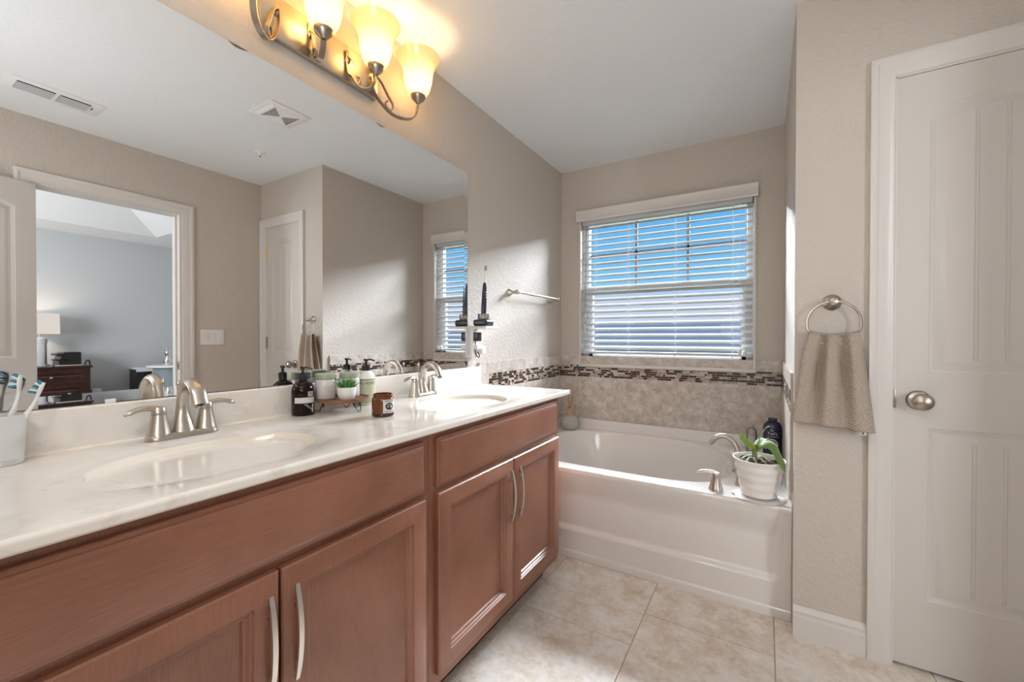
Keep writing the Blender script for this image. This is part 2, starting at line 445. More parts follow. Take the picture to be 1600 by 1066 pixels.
# bedroom seen in the mirror through the doorway
BX0, BX1, BY0, BY1 = XR+0.12, 4.59, -1.5, 2.86
wall('wall_bedroom_far', [(BX1, BX1+0.1, BY0-0.1, BY1+0.1, 0, 2.8)], BEDW)
wall('wall_bedroom_side', [(BX0, BX1, BY1, BY1+0.1, 0, 2.8)], BEDW)
wall('wall_bedroom_window', [(BX0, BX1, BY0-0.1, BY0, 0, 2.8)], BEDW)
wall('floor_bedroom', [(BX0, BX1, BY0, BY1, -0.05, 0.0)], mat('bedroom_carpet', (0.30, 0.27, 0.24), 0.95))
def tray():
    b = MB(); s = 0.60; z0 = 2.42; z1 = 2.68; d = 0.45
    X0, X1, Y0, Y1 = BX0, BX1, BY0, BY1
    def ring(i, z): return [(X0+i, Y0+i, z), (X1-i, Y0+i, z), (X1-i, Y1-i, z), (X0+i, Y1-i, z)]
    b.loops([ring(0, z0), ring(s, z0), ring(s+d, z1)], cap=True)
    b.loops([ring(0, z0), ring(0, 2.8)], cap=True)
    return struct(b.build('ceiling_bedroom', BEDC, smooth=0, fix=False))
tray()

# ---- casings (trim) : profiled boards
CAS = [(0.0, 0.0), (0.0, 0.017), (0.006, 0.019), (0.018, 0.018), (0.024, 0.014), (0.040, 0.013), (0.052, 0.011), (0.058, 0.008), (0.066, 0.007), (0.070, 0.0)]
def casing(name, opening, fn, parent=None):
    """opening: (a0,a1,h); profile swept mitred up-over-down. fn(a,z,d)->xyz. profile offset from outer edge inwards"""
    a0, a1, h = opening; w = 0.070; b = MB(); vs = []; fs = []
    P = CAS; n = len(P)
    for (u, d) in P:
        i = w-u
        vs += [fn(a0-i, 0, d), fn(a0-i, h+i, d), fn(a1+i, h+i, d), fn(a1+i, 0, d)]
    for k in range(n-1):
        for s in range(3): fs.append((k*4+s, k*4+s+1, k*4+4+s+1, k*4+4+s))
    fs.append(tuple(k*4 for k in range(n))); fs.append(tuple(k*4+3 for k in range(n))[::-1])
    b.add(vs, fs); o = b.build(name, TRIM, parent, smooth=25); return o
c1 = struct(casing('trim_1', (DX0+0.0, DX1-0.0, DH), lambda a, z, d: (a, YD-d, z)))
c2 = struct(casing('trim_2', (OY0, OY1, OH-0.008), lambda a, z, d: (XR-d, a, z)))
c3 = struct(casing('trim_3', (OY0, OY1, OH-0.008), lambda a, z, d: (XR+0.12+d, a, z)))
# jamb linings
def jamb():
    b = MB(); t = 0.015
    b.box(XR, XR+0.12, OY0-0.001, OY0+t, 0, OH-t); b.box(XR, XR+0.12, OY1-t, OY1+0.001, 0, OH-t); b.box(XR, XR+0.12, OY0, OY1, OH-t, OH)
    b.box(XR+0.045, XR+0.057, OY0+t, OY0+t+0.01, 0, OH-t); b.box(XR+0.045, XR+0.057, OY1-t-0.01, OY1-t, 0, OH-t)
    o = struct(b.build('trim_4', TRIM, smooth=0))
    m = MB().box(XR+0.008, XR+0.036, OY1-t-0.002, OY1-t+0.0005, 0.905, 0.965, bev=0.0005).box(XR+0.018, XR+0.028, OY1-t-0.0025, OY1-t-0.0015, 0.92, 0.95, mi=1)
    k = m.build('strike_plate', [NICKD, DARKGAP], o); k['label'] = 'nickel strike plate'
jamb()

# baseboards
BASEP = [(0, 0), (0.014, 0), (0.014, 0.078), (0.011, 0.086), (0.011, 0.092), (0.0135, 0.096), (0.0135, 0.101), (0.008, 0.110), (0.004, 0.118), (0, 0.118)]
def baseboard(name, a0, a1, fn):
    b = MB(); n = len(BASEP); vs = [fn(a0, d, z) for d, z in BASEP]+[fn(a1, d, z) for d, z in BASEP]
    fs = [tuple(range(n)), tuple(range(n, 2*n))[::-1]]+[(i, (i+1) % n, n+(i+1) % n, n+i) for i in range(n)]
    b.add(vs, fs); return struct(b.build(name, TRIM, smooth=20))
baseboard('baseboard_closet', XA, DX0-0.070, lambda a, d, z: (a, YD-d, z))
baseboard('baseboard_right', OY1+0.07, YD, lambda a, d, z: (XR-d, a, z))
baseboard('baseboard_rear', XL, XR, lambda a, d, z: (a, YR+d, z))
baseboard('baseboard_bedroom', BY0, BY1, lambda a, d, z: (BX1-d, a, z))
baseboard('trim_5', YR, OY0-0.07, lambda a, d, z: (XR-d, a, z))
baseboard('trim_6', BX0, BX1, lambda a, d, z: (a, BY1-d, z))
# closet inside
wall('wall_closet_inner', [(XA+0.1, XR, 2.70, 2.72, 0, ZC)], DARKGAP)

# ---- moulded doors
def door_leaf(name, w, h, th=0.035, back=True):
    """leaf in local coords: x 0..w, z 0..h, front face at y=0 looking to -y, thickness +y. arch panel over square panel, both faces"""
    st = 0.084; b = MB()
    px0, px1 = st, w-st
    za0, za1, rise = 1.012, 1.862, 0.062      # upper panel
    zb0, zb1 = 0.236, 0.825
    NA = 20
    def shape(x0, x1, z0, z1, r, ins):
        x0 += ins; x1 -= ins; z0 += ins
        if r <= 0: return [(x0, z0), (x1, z0), (x1, z1-ins), (x0, z1-ins)]
        W = (px1-px0)/2; Rr = (W*W+r*r)/(2*r); cx = (px0+px1)/2; cz = z1+r-Rr; rr = Rr-ins
        pts = [(x0, z0), (x1, z0)]
        for i in range(NA+1):
            x = lerp(x1, x0, i/NA); pts.append((x, cz+math.sqrt(max(rr*rr-(x-cx)**2, 0))))
        return pts
    prof = [(0.0, 0.0), (0.004, 0.003), (0.010, 0.0045), (0.014, 0.0075), (0.022, 0.0075), (0.030, 0.004), (0.042, 0.0012), (0.043, 0.0012)]
    def face(sgn, y0):
        up = [shape(px0, px1, za0, za1, rise, i) for i, d in prof]; lo = [shape(px0, px1, zb0, zb1, 0, i) for i, d in prof]
        for sh in (up, lo):
            b.loops([[(x, y0+sgn*d, z) for x, z in s] for s, (i, d) in zip(sh, prof)], cap=True)
        A = up[0]; arc = A[2:]
        # flat field around the panels
        def q(*p): b.add([(x, y0, z) for x, z in p], [tuple(range(len(p)))])
        q((0, 0), (w, 0), (w, zb0), (0, zb0)); q((0, zb1), (w, zb1), (w, za0), (0, za0))
        q((0, zb0), (px0, zb0), (px0, zb1), (0, zb1)); q((px1, zb0), (w, zb0), (w, zb1), (px1, zb1))
        q((0, za0), (px0, za0), (px0, za1), (0, za1)); q((px1, za0), (w, za0), (w, za1), (px1, za1))
        q((0, za1), (px0, za1), (px0, h), (0, h)); q((px1, za1), (w, za1), (w, h), (px1, h))
        for i in range(len(arc)-1):
            (xa, zz), (xb, zc) = arc[i], arc[i+1]; q((xa, zz), (xa, h), (xb, h), (xb, zc))
        # beads of the planked field
        fx0, fx1 = px0+0.043, px1-0.043; nb = max(2, round((fx1-fx0)/0.075)-1) if w > 0.6 else 2
        for k in range(nb):
            x = fx0+(fx1-fx0)*(k+1)/(nb+1)
            for (z0, z1, arcp) in ((za0+0.043, za1+0.018, True), (zb0+0.043, zb1-0.043, False)):
                if arcp:
                    W = (px1-px0)/2; Rr = (W*W+rise*rise)/(2*rise); cz = za1+rise-Rr
                    z1 = cz+math.sqrt((Rr-0.043)**2-(x-(px0+px1)/2)**2)
                for dx in (-0.0055, 0.0025):
                    b.add([(x+dx, y0+sgn*0.0012, z0), (x+dx+0.003, y0+sgn*0.0012, z0), (x+dx+0.0015, y0-sgn*0.0012, z0+0.001),
                           (x+dx, y0+sgn*0.0012, z1), (x+dx+0.003, y0+sgn*0.0012, z1), (x+dx+0.0015, y0-sgn*0.0012, z1-0.001)],
                          [(0, 2, 5, 3), (2, 1, 4, 5), (0, 1, 2), (3, 5, 4)])
    face(1, 0.0); face(-1, th)
    b.add([(0, 0, 0), (w, 0, 0), (w, 0, h), (0, 0, h), (0, th, 0), (w, th, 0), (w, th, h), (0, th, h)],
          [(0, 1, 5, 4), (1, 2, 6, 5), (2, 3, 7, 6), (3, 0, 4, 7)])
    return b
def knob(parent, c, d, m=NICKD):
    """door knob; c point on face, d outward unit vector along y (-1/+1) local"""
    k = MB(); k.lathe([(0.033, 0), (0.033, -0.004), (0.029, -0.009), (0.014, -0.013), (0.012, -0.028), (0.018, -0.034), (0.0265, -0.043), (0.0285, -0.053), (0.025, -0.062), (0.015, -0.068), (0, -0.069)], c=(0, 0, 0), axis='y', n=36)
    k.v = [(c[0]+x, c[1]+y*d, c[2]+z) for x, y, z in k.v]
    o = k.build('door_handle', m, parent, local=True); o['label'] = 'round brushed nickel knob'; return o
d1 = sroot('door_1', (DX0+0.004, YD+0.004, 0.012))
door_leaf('x', DX1-DX0-0.008, 2.028).build('door_leaf', DOOR, d1, smooth=25, local=True, fix=False)
knob(d1, (0.060, 0, 0.918), 1)
def hinge(parent, x, z, y=-0.004):
    h = MB(); h.lathe([(0.006, 0), (0.006, 0.09)], c=(x, y, z), n=12); h.box(x-0.016, x+0.016, y+0.003, y+0.006, z, z+0.09)
    h.lathe([(0.004, -0.006), (0.007, 0), (0.007, 0.002)], c=(x, y, z-0.001), n=12); h.lathe([(0.007, 0), (0.007, 0.003), (0.0, 0.007)], c=(x, y, z+0.09), n=12)
    o = h.build('hinge', BRASS if z > 1.5 else NICKD, parent, local=True); return o
wl = DX1-DX0-0.008
for z in (0.22, 1.04, 1.78): hinge(d1, wl+0.002, z)
# jamb stops of closet
jb = MB(); jb.box(DX0, DX0+0.0035, YD+0.0, YD+0.1, 0, DH); jb.box(DX1-0.0035, DX1, YD, YD+0.1, 0, DH); jb.box(DX0, DX1, YD, YD+0.1, DH-0.0035, DH)
struct(jb.build('trim_7', TRIM, smooth=0))
st_ = MB().box(DX0-0.010, DX0+0.0045, YD-0.004, YD-0.0015, 0.90, 0.965, bev=0.001); o = struct(st_.build('trim_8', NICKD))
# bedroom door, swung wide open against the wall behind the camera
dw = OY1-OY0-0.036
d2 = sroot('door_2', (XR-0.022, OY0+0.012, 0.012)); d2.rotation_euler = (0, 0, R(-90-15))
lf = door_leaf('x', dw, 2.012)
lf.build('door_leaf', DOOR, d2, smooth=25, local=True, fix=False)
knob(d2, (dw-0.06, 0, 0.918), 1)

# ================================================================== wainscot tile
def wain_tiles(name, a0, a1, fn, joints, zs, ends=None, seed=1, mos0=None, th=0.010, topgap=0.0):
    """rows of big tiles + mosaic band; fn(a,z,d)"""
    b = MB(); rnd = random.Random(seed)
    def bx(aa, ab, z0, z1, d, mi):
        vs = [fn(a, z, dd) for dd in (0.0, d) for a in (aa, ab) for z in (z0, z1)]
        b.add(vs, [(0, 1, 3, 2), (4, 6, 7, 5), (0, 4, 5, 1), (2, 3, 7, 6), (0, 2, 6, 4), (1, 5, 7, 3)], mi)
    bx(a0, a1, zs[0], zs[3]-0.001, th-0.0012, 1)
    J = [a0]+[j for j in joints if a0+0.01 < j < a1-0.01]+[a1]
    g = 0.0008
    for k in range(len(J)-1):
        for z0, z1 in ((zs[0], zs[1]), (zs[2], zs[3])):
            bx(J[k]+g, J[k+1]-g, z0+g, z1-g, th, 0)
    # mosaic
    m0 = mos0 if mos0 is not None else a0
    if m0 > a0: bx(a0+g, m0-g, zs[1], zs[2], th, 0)
    nr = 6; h = (zs[2]-zs[1])/nr
    for r_ in range(nr):
        a = m0-rnd.random()*0.03
        while a < a1:
            w = rnd.choice([0.014, 0.016, 0.022, 0.030, 0.042, 0.048, 0.050]); t = rnd.random()
            mi = 2 if t < 0.40 else 3 if t < 0.52 else 4 if t < 0.78 else 5
            aa, ab = max(a, m0)+0.001, min(a+w, a1)-0.001
            if ab-aa > 0.004: bx(aa, ab, zs[1]+r_*h+0.0012, zs[1]+(r_+1)*h-0.0012, th+(0.0006 if mi < 4 else 0), mi)
            a += w
    return b.build(name, [WALLT, GROUT, MOSD, MOSB, MOSM, MOSL], smooth=0)
TZ = [0.53, 0.848, 0.935, 1.004]
struct(wain_tiles('trim_9', XL+0.010, XA-0.010, lambda a, z, d: (a, YB-d, z), [-1.21+0.304*k for k in range(0, 5)], TZ, seed=3))
TZL = [0.53, 0.848, 0.935, 1.004]
struct(wain_tiles('trim_10', 1.892, YB, lambda a, z, d: (XL+d, a, z), [1.962+0.304*k for k in range(0, 5)], TZL, seed=5, mos0=1.985, th=0.011))
struct(wain_tiles('trim_11', 1.99, YB, lambda a, z, d: (XA-d, a, z), [2.3+0.304*k for k in range(0, 5)], TZL, seed=9))
# left wall tile runs down beside the tub behind the vanity end
tl = MB().box(XL, XL+0.0105, 1.892, YB, 0.0, 0.529); struct(tl.build('trim_12', WALLT, smooth=0))

# ================================================================== window
win = sroot('window_1', ((WX0+WX1)/2, YB+0.08, WZ0))
fr = MB(); yo0, yo1 = YB+0.062, YB+0.105; fw = 0.045
fr.box(WX0, WX0+fw, yo0, yo1, WZ0, WZ1, bev=0.003); fr.box(WX1-fw, WX1, yo0, yo1, WZ0, WZ1, bev=0.003)
fr.box(WX0, WX1, yo0, yo1, WZ1-fw, WZ1, bev=0.003); fr.box(WX0, WX1, yo0, yo1, WZ0, WZ0+fw, bev=0.003)
fr.box(WX0+fw, WX1-fw, yo0-0.012, yo1-0.01, 1.490, 1.530, bev=0.003)
fr.build('window_frame', WVIN, win)
sash = MB(); sx = 0.028
sash.box(WX0+fw, WX0+fw+sx, yo0+0.004, yo1-0.012, WZ0+fw, 1.49, bev=0.002); sash.box(WX1-fw-sx, WX1-fw, yo0+0.004, yo1-0.012, WZ0+fw, 1.49, bev=0.002)
sash.box(WX0+fw, WX1-fw, yo0+0.004, yo1-0.012, WZ0+fw, WZ0+fw+0.035, bev=0.002); sash.build('lower_sash', WVIN, win)
mu = MB(); gx0, gx1 = WX0+fw, WX1-fw
MUNT = mat('grille_grey', (0.20, 0.22, 0.25), 0.5)
for k in (1, 2):
    x = gx0+(gx1-gx0)*k/3; mu.box(x-0.009, x+0.009, YB+0.082, YB+0.090, 1.53, WZ1-fw)
mu.box(gx0, gx1, YB+0.082, YB+0.090, 1.757, 1.775); mu.build('window_grille', MUNT, win)
gl = MB().box(gx0, gx1, YB+0.085, YB+0.087, 1.53, WZ1-fw); gl.build('upper_pane', PANE, win)
gl = MB().box(gx0+sx, gx1-sx, YB+0.078, YB+0.080, WZ0+fw+0.035, 1.49); gl.build('lower_pane', PANE, win)
# reveal + thin face trim + sill
tr = MB(); t = 0.010
for q in ((WX0-0.008, WX0+0.006, WZ0-0.004, WZ1), (WX1-0.006, WX1+0.008, WZ0-0.004, WZ1)): tr.box(q[0], q[1], YB-0.014, YB+0.062, q[2], q[3], bev=0.002)
tr.box(WX0, WX1, YB, YB+0.062, WZ1-0.006, WZ1)
tr.build('window_casing', TRIM, win)
sl = MB().box(WX0-0.008, WX1+0.010, YB-0.022, YB+0.062, WZ0-0.020, WZ0+0.004, bev=0.004); sl.build('window_sill', TRIM, win)

# blind
bl = thing('window_blind', 'white two inch slatted blind hanging in the window over the bathtub', 'blind', ((WX0+WX1)/2, YB+0.02, WZ1))
bx0, bx1 = WX0+0.012, WX1-0.012; yb = YB+0.026
MB().box(bx0, bx1, yb-0.025, yb+0.025, WZ1-0.046, WZ1-0.007, bev=0.002).build('headrail', SLAT, bl)
va = MB(); P = [(0, 0), (0, 0.078), (0.004, 0.082), (0.012, 0.082), (0.012, 0.074), (0.009, 0.068), (0.009, 0.018), (0.012, 0.012), (0.010, 0.0)]
va.prism([(d, z) for d, z in P], lambda d, z, a: (a, YB-0.028-d, 2.010+z), WX0-0.024, WX1+0.018)
va.box(WX0-0.024, WX0-0.020, YB-0.030, YB-0.001, 2.012, 2.090); va.box(WX1+0.014, WX1+0.018, YB-0.030, YB-0.001, 2.012, 2.090)
va.build('valance', TRIM, bl)
pitch = 0.0447; zt = WZ1-0.072; th = R(29)
def slat_mb(z):
    b = MB(); n = 6; pts = []
    for i in range(n+1):
        s = lerp(-0.025, 0.025, i/n); cr = 0.0022*(1-(s/0.025)**2)
        pts.append((s, cr+0.0013))
    for i in range(n, -1, -1):
        s = lerp(-0.025, 0.025, i/n); cr = 0.0022*(1-(s/0.025)**2); pts.append((s, cr-0.0013))
    def f(u, v, a): return (a, yb+u*cos(th)-v*sin(th), z+u*sin(th)+v*cos(th))
    b.prism(pts, f, bx0, bx1); return b
nsl = 21; first = None
for k in range(nsl):
    z = zt-k*pitch
    if first is None:
        first = slat_mb(z).build('slat', SLAT, bl); z_first = z
    else:
        c = first.copy(); c.location = (0, 0, z-z_first); COL.objects.link(c); c.parent = bl
zbr = zt-nsl*pitch+0.010
MB().box(bx0, bx1, yb-0.025, yb+0.025, zbr-0.012, zbr+0.006, bev=0.003).build('bottom_rail', SLAT, bl)
for x in (bx0+0.10, bx0+0.345, bx0+0.665, bx1-0.11):
    c = MB()
    for dy in (-0.0245, 0.0245): c.tube([(x, yb+dy, WZ1-0.046), (x, yb+dy, zbr-0.012)], 0.0007, 6)
    c.tube([(x+0.004, yb-0.027, WZ1-0.046), (x+0.004, yb-0.027, zbr-0.014)], 0.0008, 6)
    c.lathe([(0.004, 0), (0.004, 0.006), (0, 0.008)], c=(x, yb-0.027, zbr-0.018), n=10)
    c.build('ladder_cord', WPLA, bl)
pc = MB(); pc.tube([(bx1-0.07, yb-0.031, WZ1-0.05), (bx1-0.068, yb-0.031, 1.6), (bx1-0.067, yb-0.031, 1.07)], 0.0012, 6)
pc.lathe([(0.0, 0), (0.010, 0.003), (0.013, 0.020), (0.006, 0.036), (0, 0.038)], c=(bx1-0.067, yb-0.036, 1.035), n=14); pc.lathe([(0.0, 0), (0.010, 0.003), (0.013, 0.018), (0.006, 0.03), (0, 0.032)], c=(bx1-0.04, yb-0.036, 1.03), n=14)
pc.tube([(bx1-0.04, yb-0.031, WZ1-0.05), (bx1-0.04, yb-0.031, 1.06)], 0.0012, 6); pc.build('pull_cord', WPLA, bl)
wd = MB().tube([(bx0+0.035, yb-0.033, WZ1-0.05), (bx0+0.030, yb-0.034, 1.55), (bx0+0.026, yb-0.034, 1.16)], 0.003, 8); wd.build('tilt_wand', CLEAR, bl)

# outside: neighbour roof and lawn beyond the glass
nb = thing('neighbour_house', 'pale grey neighbouring house roof beyond the window slats', 'house', (-2, 27, -2.6))
RF = mat('roof_shingle', (0.44, 0.45, 0.46), 0.9); HW = mat('house_stucco', (0.5, 0.5, 0.5), 0.9)
rb = MB(); rb.prism([(21.4, 0.78), (27.5, 1.98), (33.6, 0.78), (33.6, 0.72), (21.4, 0.72)], lambda u, v, a: (a, u, v), -26, 18); rb.build('roof', RF, nb, smooth=0)
MB().box(-25.6, 17.6, 22, 33, -2.6, 0.73).build('wall', HW, nb, smooth=0)
g_ = MB().box(-40, 40, 3.3, 90, -2.7, -2.6); struct(g_.build('ground', mat('lawn', (0.16, 0.20, 0.13), 0.95), smooth=0))

# ================================================================== oval opening helper
def opening_pts(cx, cy, ax, ay, n, ex):
    """ex(angle)->exponent; returns closed list of (x,y)"""
    out = []
    for i in range(n):
        a = 2*pi*i/n; e = ex(a) if callable(ex) else ex
        c, s = cos(a), sin(a); r = (abs(c)**e+abs(s)**e)**(-1/e); out.append((cx+ax*r*c, cy+ay*r*s))
    return out
def rect_pts(cx, cy, x0, x1, y0, y1, ring):
    """project ring directions to rectangle, snapping nearest samples to corners"""
    out = []
    for (x, y) in ring:
        dx, dy = x-cx, y-cy
        t = min([((x1-cx)/dx if dx > 0 else (x0-cx)/dx) if abs(dx) > 1e-9 else 1e9, ((y1-cy)/dy if dy > 0 else (y0-cy)/dy) if abs(dy) > 1e-9 else 1e9])
        out.append([cx+dx*t, cy+dy*t])
    for X in (x0, x1):
        for Y in (y0, y1):
            k = min(range(len(out)), key=lambda i: (out[i][0]-X)**2+(out[i][1]-Y)**2); out[k] = [X, Y]
    return [tuple(p) for p in out]

# ================================================================== bathtub
TX0, TX1, TY0, TY1 = XL+0.0115, XA-0.0012, 2.03, YB-0.012
tub = thing('bathtub', 'white acrylic garden bathtub filling the tiled alcove below the window', 'bathtub', ((TX0+TX1)/2, 2.5, 0))
cx, cy = -0.70, 2.52; n = 128
def exq(a):
    # blend exponents: square-ish front, left; rounder back right
    c, s = cos(a), sin(a)
    e = 4.2
    if s > 0: e = lerp(2.3, 3.6, sstep(-0.6, 0.8, -c))
    return e
rim = opening_pts(cx, cy, 0.545, 0.425, n, exq)
FY = 1.992
rect = rect_pts(cx, cy, TX0, TX1, FY+0.012, TY1-0.016, rim)
def ins(k, z, dx=0, dy=0): return [(cx+dx+(x-cx)*k, cy+dy+(y-cy)*k, z) for x, y in rim]
rings = [[(x, y, DZ) for x, y in rect], ins(1.03, DZ), ins(1.012, DZ-0.001), ins(1.0, DZ-0.006), ins(0.985, DZ-0.02)]
b = MB(); b.loops(rings, cap=False)
# raised flange at the walls
b.box(TX0, TX1, TY1-0.020, TY1, DZ-0.02, 0.536, bev=0.004); b.box(TX1-0.010, TX1, FY+0.10, TY1-0.012, DZ-0.02, 0.531, bev=0.003); b.box(TX0, TX0+0.012, FY+0.10, TY1-0.012, DZ-0.02, 0.531, bev=0.003)
b.build('tub_deck', TUBM, tub, smooth=40)
b = MB()
prof = [(0.985, DZ-0.02), (0.965, 0.40), (0.93, 0.30), (0.885, 0.19), (0.84, 0.12), (0.77, 0.085), (0.60, 0.075), (0.3, 0.072), (0.05, 0.070)]
rr = []
for k, z in prof:
    lean = (DZ-0.02-z)
    rr.append([(x + (lean*0.55*max(0, (cx-x)/0.545)**2 if x < cx else 0), y, z) for x, y, _ in ins(k, z)])
b.loops(rr, cap=True); b.build('basin', TUBM, tub, smooth=50)
# apron height field
def apron(u, v):
    x = lerp(TX0, TX1, u); z = v*0.446
    xr = TX1-0.032; xl = TX0+0.06
    # distance inside recess region (rounded)
    dz = sstep(0.138, 0.166, z)*(1-sstep(0.31, 0.446, z)); cr = 0.05
    # rounded lower corners
    fx = min(xr-x, x-xl); 
    fz = z-0.152
    if fx < cr and fz < cr and fx > -0.02:
        d = cr-hypot(max(cr-fx, 0), max(cr-fz, 0)); m = sstep(-0.014, 0.014, d)*(1-sstep(0.31, 0.446, z))
    else: m = dz*sstep(-0.014, 0.014, fx)
    y = 2.018+0.020*m+0.004*(z/0.446)
    if z < 0.040: y = 2.012+0.003*sstep(0.03, 0.04, z)
    y -= 0.022*sstep(0.31, 0.446, z)
    return (x, y, z)
b = MB(); b.grid(220, 110, apron)
# rolled lip from apron top to the deck
lip = []
for i in range(9):
    a = pi/2*i/8; lip.append((FY+0.012-0.012*cos(a)-0.0, DZ-0.020+0.020*sin(a)))
nl = len(lip); vs = []; xs = [TX0, TX1]
pts = [(apron(0.5, 1)[1], 0.446)]+lip
vs = [(x, y, z) for x in xs for y, z in pts]; m_ = len(pts)
b.add(vs, [(i, i+1, m_+i+1, m_+i) for i in range(m_-1)])
b.build('apron', TUBM, tub, smooth=40, fix=False)
MB().lathe([(0.03, 0), (0.03, 0.004), (0.0, 0.006)], c=(-0.36, 2.5, 0.073), n=20).build('drain', NICK, tub)

def lever_mb(c, h, d, length, s=1.0, r0=0.026, r1=0.0155):
    """handle: flared cone with a blade lever. d = unit 2d direction of the lever"""
    b = MB(); b.lathe([(r0, 0), (r0, 0.004), (r0*0.9, 0.012), (r1*1.12, h*0.6), (r1, h*0.76)], c=c, n=28)
    b.lathe([(r1*0.92, h*0.765), (r1*0.92, h*0.78)], c=c, n=28); b.lathe([(r1, h*0.785), (r1*0.98, h*0.93), (r1*0.8, h), (0, h*1.02)], c=c, n=28)
    P = []; W = []
    for i in range(17):
        t = i/16; x = -0.006+t*(length+0.006)
        z = h*0.90+0.012*sin(t*pi*0.75)-0.012*t*t
        P.append((c[0]+d[0]*x, c[1]+d[1]*x, c[2]+z))
        w = r1*0.62*(1-0.15*sin(t*pi)) if t < 0.35 else r1*lerp(0.60, 0.66, sin((t-0.35)/0.65*pi))*1.0
        if t > 0.85: w *= max(0.12, math.sqrt(max(0, 1-((t-0.85)/0.155)**2)))
        tt = lerp(0.0085, 0.0060, min(1, t*1.6)); 
        if t > 0.92: tt *= 0.6
        W.append((w, tt*s))
    b.tube(P, W, n=14, side=(-d[1], d[0], 0)); return b
tf = thing('tub_faucet', 'brushed nickel arched tub filler with lever handles on the tub deck corner', 'faucet', (-0.13, 2.25, DZ))
dn = Vector((-0.9, -0.15)).normalized()
lever_mb((-0.183, 2.062, DZ), 0.078, (-1.0, 0.0), 0.075, r0=0.030, r1=0.016).build('tub_handle', NICK, tf)
lever_mb((-0.085, 2.185, DZ), 0.078, (0.85, 0.5), 0.07, r0=0.030, r1=0.016).build('tub_handle', NICK, tf)
P = bez([(-0.105, 2.40, DZ), (-0.108, 2.40, DZ+0.07), (-0.125, 2.40, DZ+0.135), (-0.165, 2.40, DZ+0.170), (-0.205, 2.40, DZ+0.166), (-0.240, 2.40, DZ+0.128)], 8)
nP = len(P); RR = [(lerp(0.026, 0.015, min(1, i/nP*3.2)) if i/nP < 0.5 else lerp(0.015, 0.021, (i/nP-0.5)*2), lerp(0.026, 0.012, min(1, i/nP*3.2))) for i in range(nP)]
sp = MB().tube(P, RR, n=18, side=(0, 1, 0)); sp.lathe([(0.032, 0), (0.032, 0.004), (0.026, 0.012)], c=(-0.105, 2.40, DZ), n=28); sp.tube([(-0.10, 2.40, DZ+0.16), (-0.10, 2.40, DZ+0.185)], 0.004, 8)
sp.build('spout', NICK, tf)

# ================================================================== vanity
CX0, CX1 = XL+0.001, -0.808; CY0, CY1 = -0.03, 1.889; CT = 0.022
ctp = thing('countertop', 'cream cultured marble double sink countertop with backsplash on the wooden vanity', 'countertop', ((CX0+CX1)/2, (CY0+CY1)/2, CZ-CT))
SY = [0.466, 1.368]; SX = -1.055
top = MB(); xb = -1.334; xf = CX1-0.008; ysplit = [CY0+0.004, 0.917, CY1-0.004]
for k in range(2):
    rm = opening_pts(SX, SY[k], 0.150, 0.215, 96, 2.15)
    ou = opening_pts(SX+0.005, SY[k], 0.192, 0.272, 96, 2.15)
    ou2 = opening_pts(SX+0.005, SY[k], 0.180, 0.258, 96, 2.15)
    rc = rect_pts(SX, SY[k], xb, xf, ysplit[k], ysplit[k+1], rm)
    mid = opening_pts(SX, SY[k], 0.160, 0.226, 96, 2.15)
    top.loops([[(x, y, CZ) for x, y in rc], [(x, y, CZ) for x, y in ou], [(x, y, CZ-0.0035) for x, y in ou2], [(x, y, CZ-0.006) for x, y in mid], [(x, y, CZ-0.008) for x, y in rm]], cap=False)
    bs = MB(); pr = [(1.0, 0.008), (0.985, 0.016), (0.96, 0.040), (0.91, 0.080), (0.80, 0.115), (0.6, 0.135), (0.3, 0.142), (0.08, 0.145)]
    bs.loops([[(SX+(x-SX)*q, SY[k]+(y-SY[k])*q, CZ-dd) for x, y in rm] for q, dd in pr], cap=True)
    ob = bs.build('sink_basin', BASIN, ctp, smooth=50); ob['label'] = 'oval cream sink basin'
    # overflow + drain
    MB().lathe([(0.024, 0), (0.022, 0.003), (0.012, 0.004), (0.012, 0.002), (0, 0.003)], c=(SX, SY[k], CZ-0.145), n=24).build('drain', NICK, ctp)
# front bullnose, bottom, ends
n_ = 8; edge = []
for i in range(n_+1):
    a = pi/2*i/n_; edge.append((xf+0.008*sin(a), CZ-0.008+0.008*cos(a)))
edge += [(CX1, CZ-CT+0.004), (CX1-0.004, CZ-CT), (CX0+0.03, CZ-CT)]
top.add([(x, y, z) for y in (CY0+0.004, CY1-0.004) for x, z in edge], [(i, i+1, len(edge)+i+1, len(edge)+i) for i in range(len(edge)-1)])
for yy, s in ((CY1-0.004, 1), (CY0+0.004, -1)):
    m_ = len(edge); E2 = [(lerp(x, x, 1), yy+s*0.004, z) for x, z in edge]
    top.add([(x, yy, z) for x, z in edge]+[(min(x, CX1-0.003), yy+s*0.004, min(z, CZ-0.003)) for x, z in edge], [(i, i+1, m_+i+1, m_+i) for i in range(m_-1)])
    top.add([(min(x, CX1-0.003), yy+s*0.004, min(z, CZ-0.003)) for x, z in edge]+[(xb, yy+s*0.004, CZ-0.003), (xb, yy+s*0.004, CZ-CT)], [tuple(range(m_))+(m_+1, m_)])
    top.add([(xb, yy, CZ), (xf, yy, CZ), (xf, yy+s*0.004, CZ-0.003), (xb, yy+s*0.004, CZ-0.003)], [(0, 1, 2, 3)])
top.build('countertop_slab', MARB, ctp, smooth=35)
bsp = MB(); bsp.prism([(xb-0.026, CZ-CT), (xb+0.004, CZ-CT), (xb+0.006, CZ+0.0005), (xb+0.002, CZ+0.004), (xb, CZ+0.010), (xb, 0.980), (xb-0.004, 0.984), (xb-0.026, 0.984)], lambda u, v, a: (u, a, v), CY0, CY1-0.002)
bsp.build('backsplash', MARB, ctp, smooth=30)

